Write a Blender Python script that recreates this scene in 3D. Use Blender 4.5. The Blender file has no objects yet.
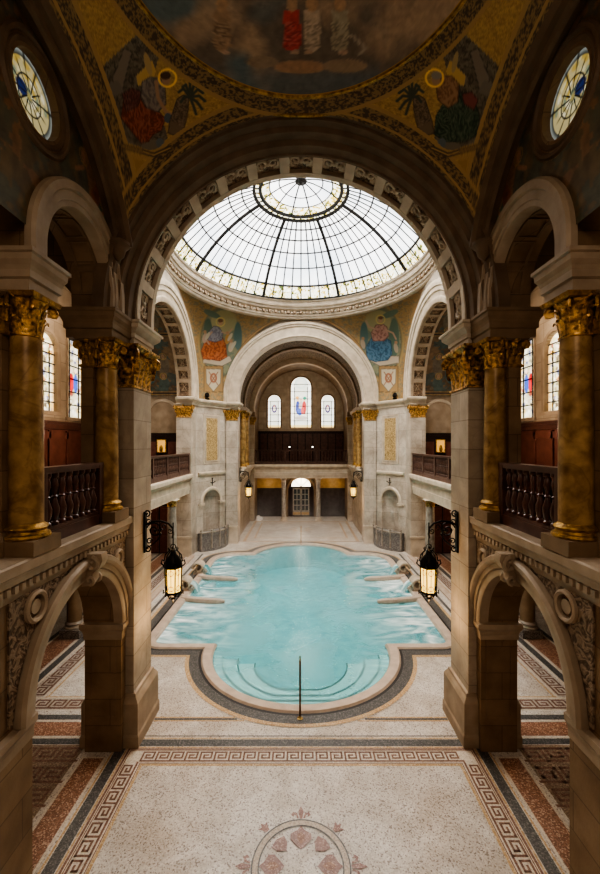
import bpy, math, random
import numpy as np
from mathutils import Vector, Matrix
from mathutils.geometry import tessellate_polygon
PI = math.pi
random.seed(4)
COL = bpy.context.scene.collection
EYE = 5.6

# ------------------------------------------------------------------ object helpers
def tag(o, label=None, cat=None, group=None, kind=None):
    if label: o['label'] = label
    if cat: o['category'] = cat
    if group: o['group'] = group
    if kind: o['kind'] = kind
    return o

def empty(name, loc=(0, 0, 0), rz=0.0, label=None, cat=None, group=None):
    o = bpy.data.objects.new(name, None); COL.objects.link(o)
    o.empty_display_size = .2
    o.location = loc; o.rotation_euler = (0, 0, rz)
    return tag(o, label, cat, group)

def copy_tree(o, parent=None):
    c = o.copy(); COL.objects.link(c); c.parent = parent
    for ch in list(o.children): copy_tree(ch, c)
    return c

class MB:
    def __init__(s): s.v = []; s.f = []; s.m = []; s.col = None
    def add(s, vs, fs, mi=0):
        b = len(s.v); s.v.extend([tuple(p) for p in vs])
        for f in fs: s.f.append(tuple(b + i for i in f)); s.m.append(mi)
    def box(s, x0, x1, y0, y1, z0, z1, mi=0):
        if x0 > x1: x0, x1 = x1, x0
        if y0 > y1: y0, y1 = y1, y0
        v = [(x0,y0,z0),(x1,y0,z0),(x1,y1,z0),(x0,y1,z0),(x0,y0,z1),(x1,y0,z1),(x1,y1,z1),(x0,y1,z1)]
        s.add(v, [(0,3,2,1),(4,5,6,7),(0,1,5,4),(1,2,6,5),(2,3,7,6),(3,0,4,7)], mi)
    def obox(s, c, ax, ay, az, mi=0):       # box with centre and three half-axis vectors
        c, ax, ay, az = map(Vector, (c, ax, ay, az)); v = []
        for k in (-1, 1):
            for i, j in ((-1,-1),(1,-1),(1,1),(-1,1)): v.append(c + i*ax + j*ay + k*az)
        s.add(v, [(0,3,2,1),(4,5,6,7),(0,1,5,4),(1,2,6,5),(2,3,7,6),(3,0,4,7)], mi)
    def lathe(s, prof, cx=0, cy=0, n=24, a0=0, a1=2*PI, mi=0, cap=True):
        full = abs(a1 - a0 - 2*PI) < 1e-6
        m = n if full else n + 1; vs = []
        for r, z in prof:
            for i in range(m):
                a = a0 + (a1-a0)*i/n; vs.append((cx + r*math.cos(a), cy + r*math.sin(a), z))
        fs = []
        for j in range(len(prof)-1):
            for i in range(n):
                k = (i+1) % m if full else i+1
                fs.append((j*m+i, j*m+k, (j+1)*m+k, (j+1)*m+i))
        if full and cap:
            fs.append(tuple(range(m-1, -1, -1))); fs.append(tuple((len(prof)-1)*m+i for i in range(m)))
        s.add(vs, fs, mi)
    def tube(s, pts, r, n=6, mi=0, rs=None):
        pts = [Vector(p) for p in pts]; vs = []; up = None
        for i, p in enumerate(pts):
            t = (pts[min(i+1, len(pts)-1)] - pts[max(i-1, 0)])
            if t.length < 1e-9: t = Vector((0,0,1))
            t.normalize()
            if up is None:
                up = Vector((0,0,1)) if abs(t.z) < .9 else Vector((1,0,0))
            a = t.cross(up)
            if a.length < 1e-4: a = t.orthogonal()
            a.normalize(); b = t.cross(a); up = -b if b.dot(up) < 0 else b
            rr = rs[i] if rs else r
            for k in range(n):
                q = 2*PI*k/n; vs.append(p + rr*(math.cos(q)*a + math.sin(q)*b))
        fs = [(i*n+k, i*n+(k+1)%n, (i+1)*n+(k+1)%n, (i+1)*n+k) for i in range(len(pts)-1) for k in range(n)]
        fs.append(tuple(range(n-1,-1,-1))); fs.append(tuple((len(pts)-1)*n+k for k in range(n)))
        s.add(vs, fs, mi)
    def ball(s, c, r, n=10, sz=1.0, mi=0):
        prof = [(max(1e-4, r*math.sin(PI*i/6)), c[2] - sz*r*math.cos(PI*i/6)) for i in range(7)]
        s.lathe(prof, c[0], c[1], n, mi=mi)
    def plate(s, outer, holes, f, t0, t1, mi=0):    # 2-D outline with holes, extruded t0..t1, mapped by f(u,z,t)
        loops = [outer] + holes
        tris = tessellate_polygon([[Vector((u, z, 0)) for u, z in L] for L in loops])
        flat = [p for L in loops for p in L]; n = len(flat)
        vs = [f(u, z, t0) for u, z in flat] + [f(u, z, t1) for u, z in flat]
        fs = [tuple(t) for t in tris] + [tuple(n+i for i in reversed(t)) for t in tris]
        b = 0
        for L in loops:
            k = len(L); fs += [(b+i, b+(i+1)%k, n+b+(i+1)%k, n+b+i) for i in range(k)]; b += k
        s.add(vs, fs, mi)
    def sweep(s, prof, cu, cz, f, n=40, zbot=None, a0=0, a1=PI, mi=0, closed=False):  # profile (R,w) round an arch
        P = []
        if zbot is not None: P.append([(cu + R, zbot, w) for R, w in prof])
        for i in range(n+1):
            a = a0 + (a1-a0)*i/n
            P.append([(cu + R*math.cos(a), cz + R*math.sin(a), w) for R, w in prof])
        if zbot is not None: P.append([(cu - R, zbot, w) for R, w in prof])
        k = len(prof); vs = [f(u, z, w) for row in P for u, z, w in row]
        kk = k if closed else k-1
        fs = [(i*k+j, i*k+(j+1)%k, (i+1)*k+(j+1)%k, (i+1)*k+j) for i in range(len(P)-1) for j in range(kk)]
        if closed: fs += [tuple(range(k)), tuple((len(P)-1)*k+j for j in reversed(range(k)))]
        s.add(vs, fs, mi)
    def mould(s, prof, pts, mi=0, closed=False):   # profile (out,z) along a ground path; out = left normal of travel
        n = len(pts); vs = []; k = len(prof)
        for i in range(n):
            p = Vector(pts[i]); 
            a = Vector(pts[i-1]) if (i > 0 or closed) else None
            b = Vector(pts[(i+1) % n]) if (i < n-1 or closed) else None
            d1 = (p-a).normalized() if a is not None else (b-p).normalized()
            d2 = (b-p).normalized() if b is not None else d1
            n1 = Vector((-d1.y, d1.x)); n2 = Vector((-d2.y, d2.x)); m = (n1+n2).normalized(); sc = 1/max(.3, m.dot(n1))
            for o, z in prof: vs.append((p.x + m.x*o*sc, p.y + m.y*o*sc, z))
        segs = n if closed else n-1
        fs = [(i*k+j, ((i+1)%n)*k+j, ((i+1)%n)*k+j+1, i*k+j+1) for i in range(segs) for j in range(k-1)]
        if not closed: fs += [tuple(range(k)), tuple((n-1)*k+j for j in reversed(range(k)))]
        s.add(vs, fs, mi)
    def build(s, name, mats, parent=None, smooth=False, ang=40, fix=True, loc=None):
        if loc is None and parent is None and s.v:       # put the origin at the mesh's own foot
            xs = [p[0] for p in s.v]; ys = [p[1] for p in s.v]; zs = [p[2] for p in s.v]
            loc = ((min(xs)+max(xs))/2, (min(ys)+max(ys))/2, min(zs))
        vs = s.v if loc is None else [(a-loc[0], b-loc[1], c-loc[2]) for a, b, c in s.v]
        me = bpy.data.meshes.new(name); me.from_pydata([tuple(p) for p in vs], [], s.f)
        if not isinstance(mats, (list, tuple)): mats = [mats]
        for m in mats: me.materials.append(m)
        if len(mats) > 1: me.polygons.foreach_set('material_index', s.m)
        if s.col is not None:
            at = me.color_attributes.new('Col', 'FLOAT_COLOR', 'POINT'); at.data.foreach_set('color', s.col.astype(np.float32).ravel())
        if fix and s.col is None:
            import bmesh
            bm = bmesh.new(); bm.from_mesh(me); bmesh.ops.recalc_face_normals(bm, faces=bm.faces); bm.to_mesh(me); bm.free()
        if smooth:
            me.polygons.foreach_set('use_smooth', [True]*len(me.polygons))
            try: me.set_sharp_from_angle(angle=math.radians(ang))
            except Exception: pass
        me.update()
        o = bpy.data.objects.new(name, me); COL.objects.link(o)
        if parent is not None: o.parent = parent
        if loc is not None: o.location = loc
        return o

def struct(name, mb, mats, parent=None, label=None, **k):
    o = mb.build(name, mats, parent, **k)
    if parent is None: tag(o, label, name.split('_')[0] if name.split('_')[0] in ('wall','floor','ceiling','window','door','trim','baseboard') else 'wall', kind='structure')
    return o

def inst(o, loc, rot=(0,0,0), parent=None, scale=None, name=None):
    c = o.copy(); COL.objects.link(c); c.parent = parent; c.location = loc; c.rotation_euler = rot
    if scale: c.scale = scale
    return c

# ------------------------------------------------------------------ materials
def mat(name, col=(.5,.5,.5), rough=.6, metal=0, spec=.4):
    m = bpy.data.materials.new(name); m.use_nodes = True
    b = m.node_tree.nodes['Principled BSDF']
    b.inputs['Base Color'].default_value = (*col, 1); b.inputs['Roughness'].default_value = rough
    b.inputs['Metallic'].default_value = metal; b.inputs['Specular IOR Level'].default_value = spec
    return m

def noisy(name, c1, c2, scale=3, detail=6, rough=.6, metal=0, bump=.0, bscale=30, joints=None, vein=None, spec=.4, lo=.3, hi=.7):
    m = mat(name, c1, rough, metal, spec); nt = m.node_tree; N = nt.nodes; L = nt.links; b = N['Principled BSDF']
    g = N.new('ShaderNodeNewGeometry'); ns = N.new('ShaderNodeTexNoise'); ns.inputs['Scale'].default_value = scale; ns.inputs['Detail'].default_value = detail
    L.new(g.outputs['Position'], ns.inputs['Vector'])
    r = N.new('ShaderNodeValToRGB'); r.color_ramp.elements[0].position = lo; r.color_ramp.elements[1].position = hi
    r.color_ramp.elements[0].color = (*c1, 1); r.color_ramp.elements[1].color = (*c2, 1)
    L.new(ns.outputs['Fac'], r.inputs['Fac']); out = r.outputs['Color']
    def mix(fac, a, colr, fmul=1.0, mode='MIX'):
        x = N.new('ShaderNodeMix'); x.data_type = 'RGBA'; x.blend_type = mode
        mm = N.new('ShaderNodeMath'); mm.operation = 'MULTIPLY'; mm.inputs[1].default_value = fmul
        L.new(fac, mm.inputs[0]); L.new(mm.outputs[0], x.inputs['Factor']); L.new(a, x.inputs['A'])
        x.inputs['B'].default_value = (*colr, 1); return x.outputs['Result']
    if vein:
        w = N.new('ShaderNodeTexNoise'); w.inputs['Scale'].default_value = 1.1; w.inputs['Detail'].default_value = 8; w.inputs['Distortion'].default_value = 2.2
        L.new(g.outputs['Position'], w.inputs['Vector'])
        rr = N.new('ShaderNodeValToRGB'); e = rr.color_ramp.elements; e[0].position = .46; e[0].color = (0,0,0,1); e[1].position = .5; e[1].color = (1,1,1,1)
        e2 = rr.color_ramp.elements.new(.54); e2.color = (0,0,0,1)
        L.new(w.outputs['Fac'], rr.inputs['Fac']); out = mix(rr.outputs['Color'], out, vein, .35)
    if joints:
        sx = N.new('ShaderNodeSeparateXYZ'); L.new(g.outputs['Position'], sx.inputs[0])
        ad = N.new('ShaderNodeMath'); ad.operation = 'ADD'; L.new(sx.outputs[0], ad.inputs[0]); L.new(sx.outputs[1], ad.inputs[1])
        cb = N.new('ShaderNodeCombineXYZ'); L.new(ad.outputs[0], cb.inputs[0]); L.new(sx.outputs[2], cb.inputs[1])
        bk = N.new('ShaderNodeTexBrick'); bk.inputs['Scale'].default_value = 1; bk.inputs['Brick Width'].default_value = joints[0]; bk.inputs['Row Height'].default_value = joints[1]
        bk.inputs['Mortar Size'].default_value = .008; bk.inputs['Mortar Smooth'].default_value = .3
        bk.inputs['Color1'].default_value = (1,1,1,1); bk.inputs['Color2'].default_value = (.78,.76,.74,1); bk.inputs['Mortar'].default_value = (.45,.42,.4,1)
        L.new(cb.outputs[0], bk.inputs['Vector'])
        x = N.new('ShaderNodeMix'); x.data_type = 'RGBA'; x.blend_type = 'MULTIPLY'; x.inputs['Factor'].default_value = .8
        L.new(out, x.inputs['A']); L.new(bk.outputs['Color'], x.inputs['B']); out = x.outputs['Result']
    L.new(out, b.inputs['Base Color'])
    if bump:
        n2 = N.new('ShaderNodeTexNoise'); n2.inputs['Scale'].default_value = bscale; n2.inputs['Detail'].default_value = 4
        L.new(g.outputs['Position'], n2.inputs['Vector'])
        bp = N.new('ShaderNodeBump'); bp.inputs['Strength'].default_value = bump; bp.inputs['Distance'].default_value = .02
        L.new(n2.outputs['Fac'], bp.inputs['Height']); L.new(bp.outputs[0], b.inputs['Normal'])
    return m

def carved(name, c1, c2, scale=14, rough=.7, metal=0, bump=1.0, dist=.04):   # carved relief: swirling bump with shade of the hollows put into the colour
    m = mat(name, c1, rough, metal); nt = m.node_tree; N = nt.nodes; L = nt.links; b = N['Principled BSDF']
    g = N.new('ShaderNodeNewGeometry'); ns = N.new('ShaderNodeTexNoise'); ns.inputs['Scale'].default_value = scale; ns.inputs['Detail'].default_value = 2; ns.inputs['Distortion'].default_value = 2.5
    L.new(g.outputs['Position'], ns.inputs['Vector'])
    r = N.new('ShaderNodeValToRGB'); e = r.color_ramp.elements; e[0].position = .42; e[1].position = .55; e[0].color = (*c1,1); e[1].color = (*c2,1)
    L.new(ns.outputs['Fac'], r.inputs['Fac']); L.new(r.outputs[0], b.inputs['Base Color'])
    bp = N.new('ShaderNodeBump'); bp.inputs['Strength'].default_value = bump; bp.inputs['Distance'].default_value = dist
    L.new(ns.outputs['Fac'], bp.inputs['Height']); L.new(bp.outputs[0], b.inputs['Normal'])
    return m

def colmat(name, rough=.7, emit=0.0, gain=1.0):
    m = bpy.data.materials.new(name); m.use_nodes = True; N = m.node_tree.nodes; L = m.node_tree.links; b = N['Principled BSDF']
    a = N.new('ShaderNodeAttribute'); a.attribute_name = 'Col'; L.new(a.outputs['Color'], b.inputs['Base Color']); b.inputs['Roughness'].default_value = rough
    if emit:
        L.new(a.outputs['Color'], b.inputs['Emission Color']); b.inputs['Emission Strength'].default_value = emit
    return m

def emis(name, col, s):
    m = mat(name, col, .5); b = m.node_tree.nodes['Principled BSDF']
    b.inputs['Emission Color'].default_value = (*col, 1); b.inputs['Emission Strength'].default_value = s
    return m

M = {}
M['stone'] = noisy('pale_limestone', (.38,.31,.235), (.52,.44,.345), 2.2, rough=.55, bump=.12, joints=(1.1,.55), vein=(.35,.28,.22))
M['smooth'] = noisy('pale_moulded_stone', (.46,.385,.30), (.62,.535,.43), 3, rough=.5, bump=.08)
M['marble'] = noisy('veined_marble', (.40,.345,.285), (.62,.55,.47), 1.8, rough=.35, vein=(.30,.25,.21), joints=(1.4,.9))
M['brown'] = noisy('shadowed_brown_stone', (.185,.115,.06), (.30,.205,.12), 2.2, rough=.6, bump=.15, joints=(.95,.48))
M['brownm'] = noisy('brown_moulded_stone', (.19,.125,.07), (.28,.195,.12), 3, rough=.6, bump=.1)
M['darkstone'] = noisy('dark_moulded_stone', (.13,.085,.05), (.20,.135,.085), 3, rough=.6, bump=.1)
M['midstone'] = noisy('tan_stone', (.36,.285,.205), (.50,.41,.31), 2.6, rough=.6, bump=.12, joints=(.95,.48))
M['midm'] = noisy('tan_moulded_stone', (.30,.225,.155), (.42,.33,.24), 3, rough=.55, bump=.08)
M['relief'] = carved('carved_tan_relief', (.12,.08,.05), (.30,.22,.15), 7)
M['reliefl'] = carved('carved_pale_relief', (.30,.24,.18), (.66,.57,.46), 11, dist=.02)
M['orn'] = noisy('carved_ornament_stone', (.28,.20,.13), (.40,.31,.22), 20, rough=.6)
M['coffer'] = carved('coffer_ground', (.09,.055,.035), (.30,.21,.14), 11, dist=.02)
M['gold'] = noisy('gilded_metal', (.20,.11,.04), (.80,.50,.19), 16, rough=.38, metal=.7, lo=.38, hi=.6, bump=.5, bscale=45)
M['golddk'] = noisy('antique_gilding', (.16,.09,.03), (.60,.36,.10), 14, rough=.42, metal=.6, bump=.5, bscale=40)
M['goldcol'] = noisy('golden_marble', (.20,.115,.045), (.50,.33,.15), 5, 8, rough=.3, metal=.1, vein=(.12,.06,.02))
M['goldpanel'] = carved('gilded_mosaic_panel', (.26,.18,.08), (.62,.46,.24), 12, rough=.5, metal=.3, bump=.5, dist=.02)
M['goldmosaic'] = carved('gold_scroll_mosaic', (.05,.032,.015), (.30,.185,.055), 17, rough=.6, metal=.2, bump=.2, dist=.01)
M['wood'] = noisy('dark_mahogany', (.055,.022,.016), (.12,.05,.035), 5, rough=.28, spec=.6)
M['woodl'] = noisy('red_mahogany_panelling', (.12,.044,.032), (.19,.075,.055), 5, rough=.35)
M['woodvdk'] = noisy('near_black_oak', (.02,.009,.006), (.045,.018,.012), 5, rough=.35)
M['woodg'] = noisy('dusty_brown_oak', (.085,.045,.034), (.14,.08,.06), 5, rough=.4)
M['iron'] = noisy('black_wrought_iron', (.008,.007,.006), (.025,.02,.016), 20, rough=.4, metal=.6)
M['grey'] = carved('grey_carved_marble', (.10,.09,.085), (.30,.28,.265), 15, rough=.5, bump=.6, dist=.02)
M['greym'] = noisy('grey_marble', (.25,.215,.18), (.42,.37,.315), 6, rough=.4)
M['bronze'] = noisy('steel_glazing_bar', (.03,.03,.032), (.06,.06,.062), 5, rough=.5, metal=.3)
M['brass'] = mat('polished_brass', (.75,.55,.25), .2, 1)
M['lead'] = mat('window_lead', (.02,.018,.016), .6)
M['paint'] = colmat('painted_mosaic', .55)
M['glasspaint'] = colmat('stained_glass', .3, 1.25)
M['farglass'] = colmat('far_stained_glass', .3, 1.15)
M['amber'] = noisy('amber_panel', (.40,.25,.10), (.55,.37,.16), 4, rough=.5)  # amber colour stands in for warm light on panels; also brass kick plates
M['lampglass'] = emis('lit_lantern_glass', (1.0,.64,.16), 1.5)
M['picture'] = emis('emissive_gilt_picture', (.85,.48,.12), .35)  # faint emission makes the gilt picture glow, though it is no lamp
M['glassdark'] = mat('dark_door_glass', (.03,.03,.032), .1, 0, .8)
M['doorlight'] = emis('bright_fanlight_glass', (1,.93,.75), 1.6)

def terrazzo():
    m = mat('terrazzo', (.5,.45,.4), .38); N = m.node_tree.nodes; L = m.node_tree.links; b = N['Principled BSDF']
    g = N.new('ShaderNodeNewGeometry')
    v = N.new('ShaderNodeTexVoronoi'); v.inputs['Scale'].default_value = 56; L.new(g.outputs['Position'], v.inputs['Vector'])
    n = N.new('ShaderNodeTexNoise'); n.inputs['Scale'].default_value = 1.6; n.inputs['Detail'].default_value = 9; n.inputs['Distortion'].default_value = .8; L.new(g.outputs['Position'], n.inputs['Vector'])
    s = N.new('ShaderNodeSeparateColor'); L.new(v.outputs['Color'], s.inputs[0])
    r = N.new('ShaderNodeValToRGB'); r.color_ramp.interpolation = 'CONSTANT'; e = r.color_ramp.elements
    e[0].color = (.33,.28,.25,1); e[0].position = 0; e[1].position = .09; e[1].color = (.53,.49,.44,1)
    for p, c in ((.3,(.60,.56,.51)),(.62,(.66,.62,.57)),(.90,(.48,.42,.37)),(.97,(.28,.24,.22))):
        q = e.new(p); q.color = (*c,1)
    L.new(s.outputs[0], r.inputs[0])
    r2 = N.new('ShaderNodeValToRGB'); r2.color_ramp.elements[0].position = .38; r2.color_ramp.elements[0].color = (.80,.76,.72,1); r2.color_ramp.elements[1].position = .62; r2.color_ramp.elements[1].color = (1,1,1,1)
    L.new(n.outputs['Fac'], r2.inputs[0])
    x = N.new('ShaderNodeMix'); x.data_type = 'RGBA'; x.blend_type = 'MULTIPLY'; x.inputs['Factor'].default_value = 1
    L.new(r.outputs[0], x.inputs['A']); L.new(r2.outputs[0], x.inputs['B']); L.new(x.outputs['Result'], b.inputs['Base Color'])
    return m
M['terrazzo'] = terrazzo()
def chips(name, c1, c2, c3, scale=60):
    m = mat(name, c1, .4); N = m.node_tree.nodes; L = m.node_tree.links; b = N['Principled BSDF']
    g = N.new('ShaderNodeNewGeometry'); v = N.new('ShaderNodeTexVoronoi'); v.inputs['Scale'].default_value = scale; L.new(g.outputs['Position'], v.inputs['Vector'])
    s = N.new('ShaderNodeSeparateColor'); L.new(v.outputs['Color'], s.inputs[0])
    r = N.new('ShaderNodeValToRGB'); r.color_ramp.interpolation = 'CONSTANT'; e = r.color_ramp.elements
    e[0].color = (*c1,1); e[1].position = .4; e[1].color = (*c2,1); q = e.new(.82); q.color = (*c3,1)
    L.new(s.outputs[0], r.inputs[0]); L.new(r.outputs[0], b.inputs['Base Color']); return m
M['granite'] = chips('red_granite_mosaic', (.21,.10,.06), (.32,.165,.105), (.50,.33,.24), 55)
M['bandgrey'] = chips('grey_mosaic_band', (.075,.072,.07), (.11,.105,.10), (.18,.17,.16), 60)
M['bandtan'] = chips('ochre_mosaic_band', (.42,.27,.14), (.52,.36,.2), (.60,.47,.32), 60)
M['bandblack'] = mat('black_mosaic_line', (.035,.03,.028), .5)
M['cream'] = chips('cream_mosaic', (.58,.51,.42), (.66,.59,.50), (.50,.42,.33), 60)
M['key'] = chips('brown_mosaic_key', (.17,.085,.06), (.24,.13,.09), (.30,.18,.13), 70)
M['coping'] = noisy('pink_beige_coping', (.44,.345,.275), (.56,.46,.375), 4, rough=.45, bump=.1)

def watermat():
    m = bpy.data.materials.new('milky_turquoise_water'); m.use_nodes = True; N = m.node_tree.nodes; L = m.node_tree.links; b = N['Principled BSDF']
    g = N.new('ShaderNodeNewGeometry'); n = N.new('ShaderNodeTexNoise'); n.inputs['Scale'].default_value = .55; n.inputs['Detail'].default_value = 7; n.inputs['Distortion'].default_value = .6
    mp = N.new('ShaderNodeMapping'); mp.inputs['Scale'].default_value = (1,.8,1); L.new(g.outputs['Position'], mp.inputs[0]); L.new(mp.outputs[0], n.inputs['Vector'])
    r = N.new('ShaderNodeValToRGB'); e = r.color_ramp.elements
    e[0].position = .32; e[0].color = (.21,.55,.60,1); e[1].position = .70; e[1].color = (.45,.75,.79,1)
    L.new(n.outputs['Fac'], r.inputs[0])
    # white foam near the two long sides where the jets run
    sx = N.new('ShaderNodeSeparateXYZ'); L.new(g.outputs['Position'], sx.inputs[0])
    ab = N.new('ShaderNodeMath'); ab.operation = 'ABSOLUTE'; L.new(sx.outputs[0], ab.inputs[0])
    mr = N.new('ShaderNodeMapRange'); mr.inputs['From Min'].default_value = 1.5; mr.inputs['From Max'].default_value = 3.7; L.new(ab.outputs[0], mr.inputs[0])
    n2 = N.new('ShaderNodeTexNoise'); n2.inputs['Scale'].default_value = 1.1; n2.inputs['Detail'].default_value = 8; n2.inputs['Distortion'].default_value = 1.5
    mp2 = N.new('ShaderNodeMapping'); mp2.inputs['Scale'].default_value = (.7,1.5,1); L.new(g.outputs['Position'], mp2.inputs[0]); L.new(mp2.outputs[0], n2.inputs['Vector'])
    r2 = N.new('ShaderNodeValToRGB'); r2.color_ramp.elements[0].position = .40; r2.color_ramp.elements[1].position = .66; L.new(n2.outputs['Fac'], r2.inputs[0])
    mu = N.new('ShaderNodeMath'); mu.operation = 'MULTIPLY'; L.new(mr.outputs[0], mu.inputs[0]); L.new(r2.outputs[0], mu.inputs[1])
    x = N.new('ShaderNodeMix'); x.data_type = 'RGBA'; L.new(mu.outputs[0], x.inputs['Factor']); L.new(r.outputs[0], x.inputs['A']); x.inputs['B'].default_value = (.90,.94,.94,1)
    L.new(x.outputs['Result'], b.inputs['Base Color']); b.inputs['Roughness'].default_value = .12; b.inputs['Specular IOR Level'].default_value = .5
    bp = N.new('ShaderNodeBump'); bp.inputs['Strength'].default_value = .35; bp.inputs['Distance'].default_value = .05
    n3 = N.new('ShaderNodeTexNoise'); n3.inputs['Scale'].default_value = 5; n3.inputs['Detail'].default_value = 5; L.new(g.outputs['Position'], n3.inputs['Vector'])
    L.new(n3.outputs['Fac'], bp.inputs['Height']); L.new(bp.outputs[0], b.inputs['Normal'])
    tr = N.new('ShaderNodeBsdfTransparent'); tr.inputs[0].default_value = (.68,.95,.98,1)
    mx = N.new('ShaderNodeMixShader'); fm = N.new('ShaderNodeMath'); fm.operation = 'MULTIPLY_ADD'; fm.inputs[1].default_value = .60; fm.inputs[2].default_value = .39; L.new(mu.outputs[0], fm.inputs[0]); L.new(fm.outputs[0], mx.inputs[0])
    L.new(tr.outputs[0], mx.inputs[1]); L.new(b.outputs[0], mx.inputs[2]); L.new(mx.outputs[0], N['Material Output'].inputs[0])
    return m
M['water'] = watermat()
M['pooltile'] = noisy('turquoise_pool_tile', (.20,.53,.57), (.36,.68,.71), 3, rough=.3)

def skyglass():
    m = bpy.data.materials.new('daylit_dome_glass'); m.use_nodes = True; N = m.node_tree.nodes; L = m.node_tree.links; b = N['Principled BSDF']
    g = N.new('ShaderNodeNewGeometry'); n = N.new('ShaderNodeTexNoise'); n.inputs['Scale'].default_value = .35; n.inputs['Detail'].default_value = 3
    L.new(g.outputs['Position'], n.inputs['Vector']); r = N.new('ShaderNodeValToRGB'); e = r.color_ramp.elements
    e[0].position = .35; e[0].color = (.60,.67,.75,1); e[1].position = .6; e[1].color = (1,1,1,1); L.new(n.outputs['Fac'], r.inputs[0])
    b.inputs['Base Color'].default_value = (.8,.85,.9,1); b.inputs['Roughness'].default_value = .2
    L.new(r.outputs[0], b.inputs['Emission Color']); b.inputs['Emission Strength'].default_value = DOME
    tr = N.new('ShaderNodeBsdfTransparent'); ad = N.new('ShaderNodeAddShader'); tr.inputs[0].default_value = (.9,.92,.95,1); b.inputs['Base Color'].default_value = (.02,.02,.02,1)
    L.new(tr.outputs[0], ad.inputs[0]); L.new(b.outputs[0], ad.inputs[1]); L.new(ad.outputs[0], N['Material Output'].inputs[0])
    return m
DOME = 1.65
M['sky'] = skyglass()
def ornglass():
    m = bpy.data.materials.new('ornate_yellow_glass'); m.use_nodes = True; N = m.node_tree.nodes; L = m.node_tree.links; b = N['Principled BSDF']
    g = N.new('ShaderNodeNewGeometry'); n = N.new('ShaderNodeTexNoise'); n.inputs['Scale'].default_value = 4.5; n.inputs['Detail'].default_value = 2; n.inputs['Distortion'].default_value = 1.5
    L.new(g.outputs['Position'], n.inputs['Vector']); r = N.new('ShaderNodeValToRGB'); r.color_ramp.interpolation = 'CONSTANT'; e = r.color_ramp.elements
    e[0].position = 0; e[0].color = (.10,.13,.05,1); e[1].position = .42; e[1].color = (.75,.52,.10,1)
    for p, c in ((.48,(.9,.9,.82)),(.56,(.55,.55,.45)),(.62,(1,.95,.8))):
        q = e.new(p); q.color = (*c,1)
    L.new(n.outputs['Fac'], r.inputs[0]); L.new(r.outputs[0], b.inputs['Base Color']); L.new(r.outputs[0], b.inputs['Emission Color']); b.inputs['Emission Strength'].default_value = 1.5
    return m
M['ornglass'] = ornglass()

# ------------------------------------------------------------------ painter: colours worked out per vertex
def vnoise(x, y, sc, seed=0):
    x = x*sc; y = y*sc; xi = np.floor(x); yi = np.floor(y); xf = x-xi; yf = y-yi
    def h(a, b):
        q = np.sin(a*127.1 + b*311.7 + seed*74.7)*43758.5453; return q - np.floor(q)
    u = xf*xf*(3-2*xf); v = yf*yf*(3-2*yf)
    return (h(xi,yi)*(1-u)+h(xi+1,yi)*u)*(1-v) + (h(xi,yi+1)*(1-u)+h(xi+1,yi+1)*u)*v
def fbm(x, y, sc, seed=0): return .5*vnoise(x,y,sc,seed) + .3*vnoise(x,y,sc*2.1,seed+1) + .2*vnoise(x,y,sc*4.3,seed+2)

class Paint:
    def __init__(s, X, Y, base):
        s.X = X; s.Y = Y; s.c = np.ones(X.shape + (4,)); s.c[..., :3] = base
    def put(s, mask, col, k=1.0):
        mask = (np.asarray(mask, float)*k)[..., None]; s.c[..., :3] = s.c[..., :3]*(1-mask) + np.array(col)*mask
    def ell(s, cx, cy, rx, ry, col, ang=0, soft=.12, k=1.0, X=None):
        ca, sa = math.cos(ang), math.sin(ang); dx = s.X-cx; dy = s.Y-cy
        d = np.sqrt(((dx*ca+dy*sa)/rx)**2 + ((-dx*sa+dy*ca)/ry)**2)
        s.put(np.clip((1-d)/soft+.5, 0, 1), col, k)
    def ring(s, cx, cy, r, w, col, k=1.0):
        d = np.abs(np.hypot(s.X-cx, s.Y-cy)-r); s.put(np.clip((w-d)/(w*.5), 0, 1), col, k)
    def poly(s, pts, col, k=1.0):
        ins = np.zeros(s.X.shape, bool); n = len(pts)
        for i in range(n):
            x0, y0 = pts[i]; x1, y1 = pts[(i+1) % n]
            if y0 == y1: continue
            c = ((y0 > s.Y) != (y1 > s.Y)) & (s.X < (x1-x0)*(s.Y-y0)/(y1-y0)+x0); ins ^= c
        s.put(ins, col, k)
    def line(s, pts, w, col, k=1.0):
        D = np.full(s.X.shape, 1e9)
        for (x0, y0), (x1, y1) in zip(pts[:-1], pts[1:]):
            L = (x1-x0)**2+(y1-y0)**2+1e-9; t = np.clip(((s.X-x0)*(x1-x0)+(s.Y-y0)*(y1-y0))/L, 0, 1)
            D = np.minimum(D, np.hypot(s.X-x0-t*(x1-x0), s.Y-y0-t*(y1-y0)))
        s.put(np.clip((w-D)/(w*.5), 0, 1), col, k)
    def folds(s, mask_pts, col, n=5, seed=1, w=.8):
        xs = [p[0] for p in mask_pts]; ys = [p[1] for p in mask_pts]; cx = sum(xs)/len(xs); sz = max(xs)-min(xs)
        k = s.c.copy(); m = Paint(s.X, s.Y, (0,0,0)); m.poly(mask_pts, (1,1,1)); ins = m.c[...,0] > .5
        st = np.sin(((s.X-cx)*1.0 + (s.Y-min(ys))*.35*np.sign(s.X-cx+.01) + fbm(s.X, s.Y, 5/sz, seed)*sz*.7)*2*PI*n/sz*.8)
        s.put(ins*np.clip(st, 0, 1), col, .75); s.put(ins*np.clip(-st-.4, 0, 1), (.6,.5,.4), .10)
    def grain(s, sc, amp, seed=0):
        n = fbm(s.X, s.Y, sc, seed); s.c[..., :3] *= (1 + amp*(n-.5)*2)[..., None]

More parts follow.
